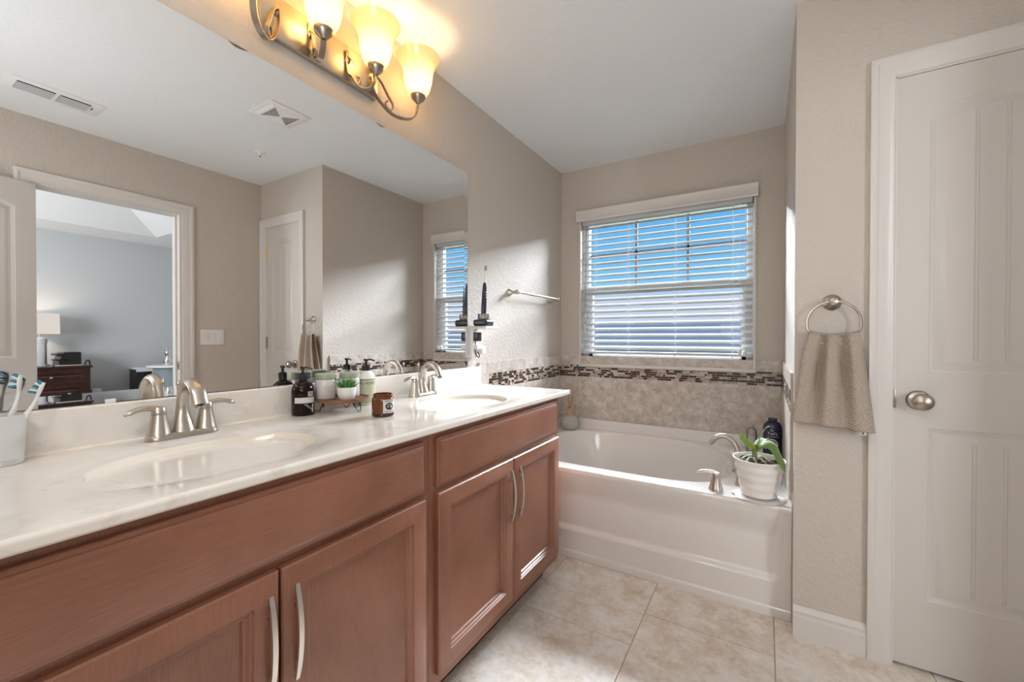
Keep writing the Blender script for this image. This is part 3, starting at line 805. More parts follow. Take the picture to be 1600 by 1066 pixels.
def cab_panel(y0, y1, z0, z1, prof, x0, m, name, parent, mh=None):
    """rectangular moulded front lying in plane x=x0 (back), prof = [(inset,height)] outward +x"""
    b = MB(); rings = []
    for i, h in prof: rings.append([(x0+h, y0+i, z0+i), (x0+h, y1-i, z0+i), (x0+h, y1-i, z1-i), (x0+h, y0+i, z1-i)])
    b.loops(rings, cap=True); b.add(rings[0], [(3, 2, 1, 0)])
    if mh is None: return b.build(name, m, parent, smooth=20, fix=True)
    # rails horizontal grain: bottom & top trapezoids use mh
    o = b.build(name, [m, mh], parent, smooth=20, fix=True)
    for p in o.data.polygons:
        c = p.center
        if len(p.vertices) == 4 and abs(p.normal.y) < 0.05:
            zz = c.z+o.matrix_basis.translation.z
    return o
DPROF = [(0, 0), (0, 0.014), (0.003, 0.0175), (0.010, 0.020), (0.050, 0.020), (0.052, 0.0165), (0.056, 0.0165), (0.060, 0.0110), (0.065, 0.0100), (0.068, 0.0045)]
FPROF = [(0, 0), (0, 0.009), (0.002, 0.011), (0.009, 0.012), (0.0095, 0.0145), (0.020, 0.0195), (0.022, 0.020)]
XF = -0.855  # face frame plane
def pull(parent, y, zc):
    b = MB(); hl = 0.098; P = []
    for i in range(21):
        t = -1+2*i/20; P.append((-0.835+0.031-0.0145*t*t+0.002, y, zc+t*hl))
    b.ribbon(P, [0.0105*(0.82+0.18*(1-abs(-1+2*i/20)**3)) for i in range(21)], 0.0055, (0, 1, 0))
    for s in (-1, 1):
        b.lathe([(0.0055, 0), (0.0055, 0.024)], c=(-0.8352, y, zc+s*0.064), axis='x', n=14)
    return b.build('handle', PULL, parent, smooth=40)
def cabinet(y0, y1, dsplit, label, fy, loc, ends):
    c = thing('vanity_cabinet', label, 'cabinet', loc, group=None)
    b = MB(); g = 0.0004
    # carcass: side panels, bottom, back open to the wall
    b.box(XL+0.001, XF, y0+g, y0+0.018, 0.10, CZ-CT-0.001); b.box(XL+0.001, XF, y1-0.018, y1-g, 0.10, CZ-CT-0.001); b.box(XL+0.001, XF, y0+0.018, y1-0.018, 0.10, 0.118)
    b.build('carcass', WOODV, c, smooth=0)
    f = MB(); f.box(XF, XF+0.019, y0+g, y0+0.045, 0.10, CZ-CT-0.001); f.box(XF, XF+0.019, y1-0.045, y1-g, 0.10, CZ-CT-0.001)
    f.box(XF, XF+0.019, y0+0.045, y1-0.045, 0.822, CZ-CT-0.001); f.box(XF, XF+0.019, y0+0.045, y1-0.045, 0.66, 0.74); f.box(XF, XF+0.019, y0+0.045, y1-0.045, 0.10, 0.155)
    fo = f.build('face_frame', WOODV, c, smooth=0); 
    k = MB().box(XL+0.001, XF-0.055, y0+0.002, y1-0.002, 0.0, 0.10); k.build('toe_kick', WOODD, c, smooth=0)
    X0 = XF+0.0195
    cab_panel(fy[0], fy[1], 0.700, 0.846, FPROF, X0, WOODH, 'drawer_front', c)
    for (a, bb, hy) in dsplit:
        d = cab_panel(a, bb, 0.141, 0.682, DPROF, X0, WOODV, 'door', c); pull(d, hy, 0.541)
    return c
X0 = XF+0.0195
# the door plane sits at about x=-0.835
cabinet(0.026, 0.9155, [(0.054, 0.4685, 0.4685-0.018), (0.4735, 0.889, 0.4735+0.030)], 'reddish wooden vanity cabinet nearest the camera, below the near sink', (0.054, 0.889), (-1.1, 0.47, 0), None)
cabinet(0.916, 1.802, [(0.943, 1.3685, 1.3685-0.012), (1.3735, 1.780, 1.3735+0.044)], 'reddish wooden vanity cabinet beside the bathtub, below the far sink', (0.943, 1.768), (-1.1, 1.36, 0), None)

# sink faucets
def faucet(yc, label):
    t = thing('sink_faucet', label, 'faucet', (-1.282, yc, CZ), group=None)
    x = -1.282; b = MB()
    n = 40; ring = []
    def st(k, z):
        out = []
        for i in range(n):
            a = 2*pi*i/n; yy = 0.0525*(1 if sin(a) > 0 else -1)+0.0265*k*sin(a); out.append((x+0.0265*k*cos(a), yc+yy, z))
        return out
    def st2(k, z):   # waist lower between
        return [(px, py, z) for px, py, _ in st(k, z)]
    b.loops([st(1.0, CZ), st(1.0, CZ+0.005), st(0.92, CZ+0.012), st(0.80, CZ+0.015)], cap=True); b.build('base_plate', NICK, t, smooth=40)
    lever_mb((x, yc-0.051, CZ+0.006), 0.075, (0.10, -0.995), 0.068).build('lever_handle', NICK, t, smooth=40)
    lever_mb((x, yc+0.051, CZ+0.006), 0.075, (0.10, 0.995), 0.068).build('lever_handle', NICK, t, smooth=40)
    P = bez([(x+0.004, yc, CZ+0.006), (x-0.004, yc, CZ+0.045), (x-0.004, yc, CZ+0.090), (x+0.014, yc, CZ+0.126), (x+0.046, yc, CZ+0.139), (x+0.078, yc, CZ+0.122), (x+0.098, yc, CZ+0.088)], 8)
    nP = len(P); RR = []
    for i in range(nP):
        t_ = i/(nP-1)
        ra = lerp(0.025, 0.0135, sstep(0, 0.3, t_)) if t_ < 0.45 else lerp(0.0135, 0.0175, sstep(0.45, 0.85, t_))
        rb_ = lerp(0.021, 0.0125, sstep(0, 0.3, t_)) if t_ < 0.6 else lerp(0.0125, 0.0095, sstep(0.6, 1, t_))
        RR.append((ra, rb_))
    s = MB().tube(P, RR, n=20, side=(0, 1, 0)); s.lathe([(0.010, -0.006), (0.010, 0.0)], c=(x+0.092, yc, CZ+0.086), n=16)
    s.build('spout', NICK, t, smooth=45)
    r = MB(); r.tube([(x-0.026, yc, CZ+0.010), (x-0.027, yc, CZ+0.132)], 0.0022, 8); r.lathe([(0.002, 0), (0.0055, 0.004), (0.0045, 0.012), (0, 0.015)], c=(x-0.027, yc, CZ+0.128), n=14)
    r.build('lift_rod', NICK, t)
    return t
faucet(0.486, 'brushed nickel two handle faucet at the near sink, beside the toothbrush cup')
faucet(1.372, 'brushed nickel two handle faucet at the far sink, close to the tub')

# ================================================================== mirror
mir = thing('wall_mirror', 'long frameless mirror with a narrow slanted rim above both sinks', 'mirror', (XM, 0.85, 0.985))
MY0, MY1, MZ0, MZ1 = -0.02, 1.786, 0.9855, 2.0142; bw = 0.026
MB().box(XL+0.0005, XM, MY0+bw, MY1-bw, MZ0+bw, MZ1-bw).build('glass', MIRR, mir, smooth=0)
bv = MB(); o_ = [(MY0, MZ0), (MY1, MZ0), (MY1, MZ1), (MY0, MZ1)]; i_ = [(MY0+bw, MZ0+bw), (MY1-bw, MZ0+bw), (MY1-bw, MZ1-bw), (MY0+bw, MZ1-bw)]
tl_ = bw*0.038
for k in range(4):
    a, bb, c, d = o_[k], o_[(k+1) % 4], i_[(k+1) % 4], i_[k]
    bv.add([(XM+tl_, *a), (XM+tl_, *bb), (XM, *c), (XM, *d)], [(0, 1, 2, 3)], 0)
    bv.add([(XL+0.0005, *a), (XL+0.0005, *bb), (XM+tl_, *bb), (XM+tl_, *a)], [(0, 1, 2, 3)], 1)
    bv.add([(XL+0.0005, *a), (XL+0.0005, *bb), (XL+0.0005, *c), (XL+0.0005, *d)], [(3, 2, 1, 0)], 1)
bv.build('bevelled_edge', [MIRR, MIRE], mir, smooth=0)
for y in (0.365,):
    MB().box(XM-0.002, XM+0.003, y-0.010, y+0.010, 0.984, 0.993, bev=0.001).build('mirror_clip', WPLA, mir)

# ================================================================== vanity light
vl = thing('vanity_light', 'brushed nickel four light bath fixture with scrolled arms above the mirror', 'light fixture', (XL, 0.945, 2.16))
MB().box(XL, XL+0.020, 0.715, 1.175, 2.100, 2.235, bev=0.004).build('backplate', NICK, vl)
LX = -1.262; KL = 1.0413; LY = [q_*KL for q_ in (0.625, 0.842, 1.053, 1.268)]; AY = [0.765, 0.880, 1.030, 1.140]
def lz(z): return CAMZ+(z-CAMZ)*KL
for i in range(4):
    y1, y0 = LY[i], AY[i]; xw = XL+0.024
    outer = i in (0, 3)
    A = Vector((xw, y0, 0)); B = Vector((LX, y1, 0)); d = B-A; zb = lz(2.014) if outer else lz(2.040)
    def pt(s, z): q = A+d*s; return (q.x, q.y, z)
    P = bez([pt(0.0, 2.215), pt(-0.02 if not outer else 0.0, 2.175), pt(0.03, 2.13), pt(0.16, zb+0.040), pt(0.42, zb+0.003), pt(0.72, zb), pt(0.93, zb+0.025), pt(1.0, lz(2.098))], 6)
    sd = Vector((0, 0, 1)).cross(d).normalized()
    arm = MB(); arm.ribbon(P, 0.019, 0.0045, sd)
    # scroll branching from the arm
    C = bez([pt(0.02, 2.19), pt(0.18, 2.170), pt(0.34, 2.120), pt(0.44, zb+0.040), pt(0.40, zb+0.014), pt(0.30, zb+0.026), pt(0.29, zb+0.045), pt(0.34, zb+0.048)], 5)
    arm.ribbon(C, 0.012, 0.0035, sd)
    arm.lathe([(0.011, 0), (0.011, 0.008), (0.006, 0.012)], c=(xw-0.006, y0, 2.175), axis='x', n=16)
    arm.build('arm', NICKD, vl, smooth=40)
    MB().lathe([(0.009, 0), (0.012, 0.004), (0.027, 0.018), (0.0315, 0.030), (0.0315, 0.034), (0.0, 0.034)], c=(LX, y1, lz(2.094)), n=28).build('socket_cup', NICKD, vl, smooth=40)
    sh = MB(); prof = [(0.030, 2.120), (0.036, 2.128), (0.047, 2.150), (0.055, 2.178), (0.0585, 2.205), (0.0605, 2.222), (0.0675, 2.243), (0.078, 2.262), (0.088, 2.278)]
    inn = [(r-0.0028, z+0.001) for r, z in prof][::-1]
    prof = [(r*KL, lz(z)) for r, z in prof]; inn = [(r-0.0028, z+0.001) for r, z in prof][::-1]; sh.lathe(prof+inn, c=(LX, y1, 0), n=40, cap=False); sh.build('glass_shade', SHADE, vl, smooth=60)
    MB().lathe([(0.0, 0), (0.011, 0.002), (0.013, 0.018), (0.017, 0.026), (0.013, 0.034), (0, 0.036)], c=(LX, y1, lz(2.130)), n=20).build('bulb', BULB, vl)
    lo = light('vanity_bulb_light', 'POINT', (LX, y1, lz(2.175)), 2.6, (1.0, 0.68, 0.34), shadow_soft_size=0.036)

# ================================================================== lesser wall and ceiling fittings
# unseen lamp bases added above the fill lights behind the camera
cl = thing('added_ceiling_lamp', 'added round white flush ceiling lamp, unseen behind the camera, nearer the doorway', 'ceiling lamp', (0.15, -0.62, ZC))
MB().lathe([(0.15, 0), (0.15, -0.02), (0.12, -0.03)], c=(0.15, -0.62, ZC), n=40).build('lamp_base', WVIN, cl)
cl2 = thing('added_ceiling_lamp', 'added round white flush ceiling lamp, unseen behind the camera, nearer the mirror wall', 'ceiling lamp', (-0.55, -0.75, ZC))
MB().lathe([(0.15, 0), (0.15, -0.02), (0.12, -0.03)], c=(-0.55, -0.75, ZC), n=40).build('lamp_base', WVIN, cl2)

def vent_ac():
    x0, x1, y0, y1 = 0.420, 0.610, 0.485, 0.838; z = ZC
    t = thing('ceiling_vent', 'white two section louvred supply register on the ceiling, left in the mirror', 'vent', ((x0+x1)/2, (y0+y1)/2, z))
    b = MB(); b.box(x0, x1, y0, y1, z-0.004, z, bev=0.0015); w0, w1 = x0+0.045, x1-0.038
    b.build('register_plate', WVIN, t)
    dk = MB(); s = MB()
    for (a, c) in ((y0+0.035, (y0+y1)/2-0.008), ((y0+y1)/2+0.008, y1-0.050)):
        dk.box(w0, w1, a, c, z-0.0050, z-0.0041)
        for k in range(5):
            xx = w0+(w1-w0)*(k+0.55)/5; s.add([(xx, a, z-0.0052), (xx+0.007, a, z-0.0085), (xx+0.007, c, z-0.0085), (xx, c, z-0.0052), (xx+0.0012, a, z-0.0052), (xx+0.0082, a, z-0.0085), (xx+0.0082, c, z-0.0085), (xx+0.0012, c, z-0.0052)], [(0, 1, 2, 3), (7, 6, 5, 4), (0, 4, 5, 1), (2, 6, 7, 3), (1, 5, 6, 2), (0, 3, 7, 4)])
    dk.box((x0+x1)/2-0.02, (x0+x1)/2+0.02, y1-0.040, y1-0.036, z-0.0055, z-0.0041)
    dk.build('opening', DARKGAP, t, smooth=0); s.build('louvre', SLAT, t, smooth=0)
vent_ac()
def vent_fan():
    x0, x1, y0, y1 = -0.440, -0.215, 1.262, 1.497; z = ZC
    t = thing('exhaust_fan', 'square white exhaust fan grille with two slotted triangles on the ceiling', 'vent', ((x0+x1)/2, (y0+y1)/2, z))
    MB().box(x0, x1, y0, y1, z-0.006, z, bev=0.003).loops([[(x0+0.02, y0+0.02, z-0.006), (x1-0.02, y0+0.02, z-0.006), (x1-0.02, y1-0.02, z-0.006), (x0+0.02, y1-0.02, z-0.006)], [(x0+0.035, y0+0.035, z-0.014), (x1-0.035, y0+0.035, z-0.014), (x1-0.035, y1-0.035, z-0.014), (x0+0.035, y1-0.035, z-0.014)]], cap=True).build('fan_cover', WVIN, t, smooth=20)
    s = MB(); s2 = MB(); cx_, cy_ = (x0+x1)/2, (y0+y1)/2; H = 0.072
    for k in range(7):
        f = (k+0.5)/7; y = lerp(cy_-H, cy_-0.008, f); hw = H*(1-f*0.92)
        s.box(cx_-hw, cx_+hw, y-0.0022, y+0.0022, z-0.0146, z-0.0139)
        y = lerp(cy_+H, cy_+0.008, f); s2.box(cx_-hw, cx_+hw, y-0.0022, y+0.0022, z-0.0146, z-0.0139)
    s.build('grille_opening', DARKGAP, t, smooth=0); s2.build('grille_opening', DARKGAP, t, smooth=0)
vent_fan()
spk = thing('fire_sprinkler', 'small white fire sprinkler head on the ceiling seen in the mirror', 'sprinkler', (0.28, 1.586, ZC))
MB().lathe([(0.032, 0), (0.030, -0.004), (0.012, -0.006), (0.010, -0.022)], c=(0.28, 1.586, ZC), n=24).build('escutcheon', WVIN, spk)
MB().tube([(0.268, 1.586, ZC-0.02), (0.268, 1.586, ZC-0.042)], 0.002, 8).tube([(0.292, 1.586, ZC-0.02), (0.292, 1.586, ZC-0.042)], 0.002, 8).lathe([(0.016, 0), (0.016, -0.002)], c=(0.28, 1.586, ZC-0.042), n=16).build('deflector', WVIN, spk)
MB().lathe([(0.003, 0), (0.003, -0.018)], c=(0.28, 1.586, ZC-0.023), n=10).build('glass_bulb', DARKGAP, spk)

sw = thing('light_switch', 'white three gang rocker switch plate beside the bedroom doorway', 'switch', (XR, 1.568, 1.143))
MB().box(XR-0.006, XR-0.0002, 1.488, 1.648, 1.085, 1.200, bev=0.002).build('switch_plate', WPLA, sw)
for k in range(3):
    y = 1.568+(k-1)*0.046; MB().box(XR-0.0115, XR-0.006, y-0.0165, y+0.0165, 1.110, 1.176, bev=0.002).build('rocker', WPLA, sw)

# towel bar
tb = thing('towel_bar', 'brushed nickel towel bar on the left wall between mirror and window', 'towel bar', (XL, 2.51, 1.422))
b = MB()
for y in (2.222, 2.800):
    q = MB().lathe([(0.024, 0), (0.024, 0.004), (0.020, 0.010), (0.011, 0.022), (0.010, 0.040), (0.0135, 0.052), (0.014, 0.068), (0.010, 0.076), (0, 0.078)], c=(XL, y, 1.422), axis='x', n=24); q.build('post', NICK, tb, smooth=40)
MB().tube([(XL+0.062, 2.222, 1.422), (XL+0.062, 2.800, 1.422)], 0.0075, 16).build('rod', NICK, tb)

# towel ring + towel
trg = thing('towel_ring', 'brushed nickel towel ring on the wall strip left of the closet door', 'towel ring', (0.212, YD, 1.273))
MB().lathe([(0.029, 0), (0.029, -0.004), (0.022, -0.010), (0.012, -0.018), (0.010, -0.034), (0.014, -0.040), (0.012, -0.050), (0, -0.054)], c=(0.212, YD, 1.273), axis='y', n=28).build('rosette', NICK, trg, smooth=40)
rc_ = (0.212, YD-0.040, 1.2735-0.0775); MB().tube([(rc_[0]+0.079*sin(a), rc_[1], rc_[2]+0.079*cos(a)) for a in [2*pi*i/48 for i in range(48)]], 0.0042, 10, closed=True).build('ring', NICK, trg)
def towel():
    nu, nv = 120, 90; vs = []; uv = []
    zr = 1.1475; yr = YD-0.040
    def P(u, v):
        # v<0.46 : back layer from hem up, 0.46-.54 over ring , >.54 front
        if v < 0.47: s = (0.47-v)/0.47; side = 1
        elif v > 0.53: s = (v-0.53)/0.47; side = -1
        else: s = 0; side = None
        L_ = 0.318 if side == -1 else 0.312
        k = s**0.8
        xl = lerp(0.140, 0.088, k); xr_ = lerp(0.284, 0.326, k)
        uu = u+0.015*sin(3*pi*u)*(1-s)
        x = lerp(xl, xr_, uu)
        sag = 0.012*((2*u-1)**2)*(1-s)   # follows ring curvature
        fold = 0.026*sin(u*2*pi*2.6+0.4)*(1-0.5*s)+0.008*sin(u*2*pi*5.2+1.3+s)*(1-s*0.7)+0.004*sin(u*9+s*5)*s
        pin = math.exp(-((u-0.37)/0.055)**2)*math.exp(-(s/0.30)**2)*0.006
        z = zr+sag-L_*s-0.020*(u-0.25)*s*(1 if side != 1 else 0.9)
        if side is None:
            a = (v-0.47)/0.06*pi; return (x, yr+0.010*cos(a)-abs(fold)*0.25, zr+sag+0.0085*sin(a)+0.0)
        if side == 1:
            return (x+0.001, min(yr+0.010+0.012*s-0.3*abs(fold), YD-0.006), z)
        return (x, yr-0.010-0.016*s-fold*(0.35+0.65*min(1, s*3))-0.004+pin, z)
    b = MB(); b.grid(nu, nv, P)
    b.uv = [(i/nu, j/nv*2.6) for j in range(nv+1) for i in range(nu+1)]
    # hem strip
    return b
tw = towel().build('hand_towel', TOWEL, smooth=60, fix=False); tag(tw, 'beige waffle weave hand towel hanging from the nickel ring', 'towel')
sm = tw.modifiers.new('thick', 'SOLIDIFY'); sm.thickness = 0.004; sm.offset = 0
base = Vector((0, 0, 0))
def child_at(mb, name, m, par):
    # parent is a top-level mesh with its own origin
    return mb.build(name, m, par)
tg = MB(); tg.box(0.289, 0.309, YD-0.034, YD-0.0334, 0.799, 0.832); t1 = tg.build('care_tag', WPLA, tw, smooth=0); t1['label'] = 'small white care tag'
MB().box(0.296, 0.301, YD-0.0346, YD-0.0341, 0.803, 0.808).build('tag_print', BLACK, t1, smooth=0)

# ================================================================== things on the counter
# toothbrush cup
cc = (-1.300, 0.188); cup = thing('toothbrush_cup', 'frosted white tumbler with two toothbrushes at the left counter end', 'cup', (cc[0], cc[1], CZ))
b = MB().lathe([(0.030, 0.012), (0.031, 0.012), (0.0350, 0.099), (0.0335, 0.099), (0.0300, 0.016), (0, 0.016)], c=(cc[0], cc[1], CZ), n=36, cap=False); b.build('tumbler', FROST, cup, smooth=50)
MB().lathe([(0.029, 0), (0.0305, 0.002), (0.0310, 0.0125), (0.0, 0.0125)], c=(cc[0], cc[1], CZ), n=36).build('metal_base', CHROME, cup)
BBR = mat('bristle_blue', (0.03, 0.22, 0.34), 0.6); BBW = mat('bristle_white', (0.8, 0.85, 0.88), 0.6); BRW = mat('brush_white', (0.83, 0.82, 0.80), 0.25)
def toothbrush(p0, p1, face, label, tip=True):
    """p0 base in cup, p1 head end; face = direction bristles point"""
    p0 = Vector(p0); p1 = Vector(p1); t = thing('toothbrush', label, 'toothbrush', tuple(p0))
    d = (p1-p0); Lh = d.length; d.normalize(); f = Vector(face); f = (f-d*f.dot(d)).normalized(); s = d.cross(f)
    pts = []; W = []
    for i in range(25):
        t_ = i/24; off = -0.006*sin(t_*pi)+0.004*sstep(0.7, 1, t_)
        pts.append(p0+d*Lh*t_+f*off)
        w = 0.0062 if t_ < 0.5 else lerp(0.0062, 0.0030, sstep(0.5, 0.72, t_))
        h = 0.0050 if t_ < 0.5 else lerp(0.0050, 0.0028, sstep(0.5, 0.72, t_))
        if t_ > 0.80: w = 0.0030+0.0042*sin(min(1, (t_-0.80)/0.20)*pi*0.94); h = 0.0026
        W.append((max(w, 0.001), h))
    MB().tube(pts, W, n=12, side=tuple(s)).build('handle', BRW, t, smooth=60)
    bb = MB(); bw_ = MB()
    for k in range(5):
        q = p0+d*(Lh*(0.855+0.031*k))+f*0.003
        for j in (-1, 0, 1):
            c = q+s*(j*0.0030); M_ = bb if (k % 2 == 0 or j == 0) else bw_
            lean = d*(0.003 if k > 2 else -0.003 if k < 2 else 0)
            M_.tube([c, c+f*0.011+lean], [0.0016, 0.0019], 6)
    bb.build('bristles', BBR, t); bw_.build('bristles', BBW, t)
    return t
toothbrush((-1.302, 0.176, CZ+0.02), (-1.290, 0.216, CZ+0.176), (-0.6, -0.8, 0.1), 'white toothbrush with blue bristles, the left one in the cup')
toothbrush((-1.308, 0.174, CZ+0.02), (-1.272, 0.244, CZ+0.158), (-0.6, -0.85, 0.15), 'white toothbrush with blue bristles, the right one in the cup, leaning right')

def pump_head(parent, c, z, d, m=BLACK, s=1.0):
    b = MB(); b.lathe([(0.0135*s, 0), (0.0135*s, 0.016*s), (0.010*s, 0.019*s), (0.0045*s, 0.020*s), (0.0042*s, 0.034*s), (0.0075*s, 0.035*s), (0.0078*s, 0.041*s), (0.0, 0.042*s)], c=(c[0], c[1], z), n=24)
    P = bez([(c[0], c[1], z+0.038*s), (c[0]+d[0]*0.014*s, c[1]+d[1]*0.014*s, z+0.040*s), (c[0]+d[0]*0.030*s, c[1]+d[1]*0.030*s, z+0.034*s)], 5)
    b.tube(P, 0.0030*s, 8); b.tube([(c[0]-d[0]*0.008*s, c[1]-d[1]*0.008*s, z+0.040*s), (c[0], c[1], z+0.039*s)], 0.0035*s, 8)
    return b.build('pump', m, parent, smooth=40)
CA = lambda c: atan2(-c[1], -c[0])  # angle facing the camera
# dark amber soap bottle
c = (-1.296, 0.822); sb = thing('soap_bottle', 'dark amber pump soap bottle with white label left of the wooden stand', 'bottle', (c[0], c[1], CZ))
rB = 0.0345
MB().lathe([(0.031, 0), (rB, 0.003), (rB, 0.078), (0.0335, 0.088), (0.029, 0.100), (0.020, 0.108), (0.0125, 0.112), (0.012, 0.118), (0, 0.118)], c=(c[0], c[1], CZ), n=40).build('bottle_body', AMBERD, sb, smooth=50)
pump_head(sb, c, CZ+0.116, (0.75, 0.66))
LB = mat('label_white', (0.66, 0.62, 0.58), 0.6); LINK = mat('label_ink', (0.02, 0.02, 0.02), 0.6); LGY = mat('label_grey', (0.42, 0.38, 0.36), 0.6)
a = CA(c); q = MB(); cyl_patch(q, c, rB+0.0003, a-0.75, a+1.15, CZ+0.042, CZ+0.060, mi=0)
q.build('label', LB, sb, smooth=60)
q = MB(); cyl_patch(q, c, rB+0.0003, a+0.42, a+0.95, CZ+0.063, CZ+0.079, mi=0, n=6); q2 = MB()
text_on_cyl(q2, 'SS', 0.013, c, rB+0.0011, a+0.69, CZ+0.0725)
lb = q.build('logo', LGY, sb); q2.build('logo_letters', LINK, lb, smooth=0)
q = MB()
for k in range(5): cyl_patch(q, c, rB+0.0003, a+0.10+0.16*k, a+0.42+0.13*k, CZ+0.036-0.0045*k, CZ+0.0375-0.0045*k, n=4)
cyl_patch(q, c, rB+0.0003, a+0.85, a+1.0, CZ+0.010, CZ+0.038, n=3); q.build('print', LB, sb)

# wooden riser stand
sc_ = (-1.247, 0.935); ZB = CZ+0.034; stn = thing('riser_stand', 'round dark wooden riser stand on black hairpin legs between soap bottle and candle', 'stand', (sc_[0], sc_[1], CZ))
MB().lathe([(0.070, 0), (0.082, 0.003), (0.087, 0.008), (0.088, 0.014), (0.084, 0.0145), (0.080, 0.010), (0, 0.010)], c=(sc_[0], sc_[1], ZB), n=56).build('board', BOARD, stn, smooth=40)
for ang in (R(-128), R(12), R(132)):
    cx_, cy_ = sc_[0]+0.060*cos(ang), sc_[1]+0.060*sin(ang); tx, ty = -sin(ang), cos(ang); ox, oy = cos(ang)*0.012, sin(ang)*0.012
    P = bez([(cx_-tx*0.016, cy_-ty*0.016, ZB+0.002), (cx_-tx*0.011+ox*0.6, cy_-ty*0.011+oy*0.6, CZ+0.015), (cx_+ox, cy_+oy, CZ+0.002), (cx_+tx*0.011+ox*0.6, cy_+ty*0.011+oy*0.6, CZ+0.015), (cx_+tx*0.016, cy_+ty*0.016, ZB+0.002)], 8)
    b = MB().tube(P, 0.0015, 8); P2 = bez([(cx_-tx*0.020, cy_-ty*0.020, ZB+0.002), (cx_-tx*0.010, cy_-ty*0.010, CZ+0.018), (cx_, cy_, CZ+0.016), (cx_+tx*0.010, cy_+ty*0.010, CZ+0.018), (cx_+tx*0.020, cy_+ty*0.020, ZB+0.002)], 6)
    b.tube(P2, 0.0013, 8); b.build('leg', BLACKM, stn)
ZS = ZB+0.0105
JG = mat('jar_body', (0.66, 0.635, 0.61), 0.2); JL = mat('jar_lid_green', (0.38, 0.43, 0.32), 0.35); JLT = mat('jar_lid_top', (0.75, 0.77, 0.70), 0.35)
def jar(c, label, txt):
    t = thing('cream_jar', label, 'jar', (c[0], c[1], ZS)); r = 0.0335
    MB().lathe([(0.030, 0), (r, 0.004), (r, 0.062), (0.031, 0.067), (0, 0.067)], c=(c[0], c[1], ZS), n=40).build('jar_body', JG, t, smooth=50)
    MB().lathe([(r, 0.068), (r+0.0005, 0.069), (r+0.0005, 0.084), (r-0.002, 0.0865), (0, 0.0865)], c=(c[0], c[1], ZS), n=40).build('lid', JL, t, smooth=40)
    if txt:
        q = MB(); a = CA(c); text_on_cyl(q, 'Curls', 0.013, c, r+0.0004, a+0.25, ZS+0.043); text_on_cyl(q, 'Butter', 0.009, c, r+0.0004, a+0.28, ZS+0.033)
        cyl_patch(q, c, r+0.0002, a-0.2, a+0.8, ZS+0.026, ZS+0.0266); q.build('label_print', LGY, t, smooth=0)
    return t
jar((-1.285, 0.897), 'white jar with sage green lid, the left one on the wooden stand', True)
jar((-1.262, 0.976), 'white jar with sage green lid, standing behind the little succulent', False)
pc_ = (-1.211, 0.925); sp_ = thing('succulent_pot', 'small green succulent in a white pot on the wooden stand', 'plant', (pc_[0], pc_[1], ZS))
MB().lathe([(0.021, 0), (0.025, 0.003), (0.030, 0.018), (0.0315, 0.042), (0.0295, 0.042), (0.028, 0.036), (0, 0.036)], c=(pc_[0], pc_[1], ZS), n=36).build('pot', WHITEC, sp_, smooth=40)
q = MB(); rnd = random.Random(4)
for k in range(26):
    a = k*2.399; r0 = 0.004+0.0035*math.sqrt(k); tilt = 0.25+0.035*k; ln = 0.030+0.004*rnd.random()
    p0 = Vector((pc_[0]+r0*0.6*cos(a), pc_[1]+r0*0.6*sin(a), ZS+0.036)); dd = Vector((cos(a)*sin(tilt), sin(a)*sin(tilt), cos(tilt)))
    pts = [p0+dd*ln*t_+Vector((0, 0, 0.006*t_*t_)) for t_ in (0, 0.25, 0.5, 0.75, 1)]
    q.tube(pts, [(0.0030, 0.0020), (0.0048, 0.0026), (0.0046, 0.0024), (0.0028, 0.0016), (0.0004, 0.0003)], 8, side=(-sin(a), cos(a), 0))
q.build('leaves', SUCC, sp_, smooth=60)
# lotion bottle behind stand
c = (-1.298, 1.078); lo_ = thing('lotion_bottle', 'white lotion pump bottle with pale green label behind the wooden stand', 'bottle', (c[0], c[1], CZ)); rB = 0.0335
MB().lathe([(0.030, 0), (rB, 0.004), (rB, 0.098), (0.031, 0.110), (0.024, 0.121), (0.014, 0.127), (0.012, 0.132), (0, 0.132)], c=(c[0], c[1], CZ), n=40).build('bottle_body', WHITEC, lo_, smooth=50)
GL = mat('label_green', (0.50, 0.50, 0.34), 0.5); q = MB(); a = CA(c); cyl_patch(q, c, rB+0.0003, a-1.3, a+1.3, CZ+0.008, CZ+0.098, n=24); lb = q.build('label', GL, lo_, smooth=60)
q = MB(); text_on_cyl(q, "MRS. MEYER'S", 0.0125, c, rB+0.0012, a+0.1, CZ+0.082); cyl_patch(q, c, rB+0.0008, a-1.3, a+1.3, CZ+0.0955, CZ+0.0975, n=20); q.build('label_print', LINK, lb, smooth=0)
q = MB()
for (da, dz) in ((0.75, 0.045), (0.9, 0.033), (0.6, 0.028), (0.2, 0.05)):
    for k in range(6): cyl_patch(q, c, rB+0.0009, a+da+0.09*cos(k*1.05)-0.03, a+da+0.09*cos(k*1.05)+0.03, CZ+dz+0.004*sin(k*1.05)-0.001, CZ+dz+0.004*sin(k*1.05)+0.001, n=2)
q.build('label_flowers', LB, lb, smooth=0)
pump_head(lo_, c, CZ+0.128, (0.4, 0.92), s=1.05)
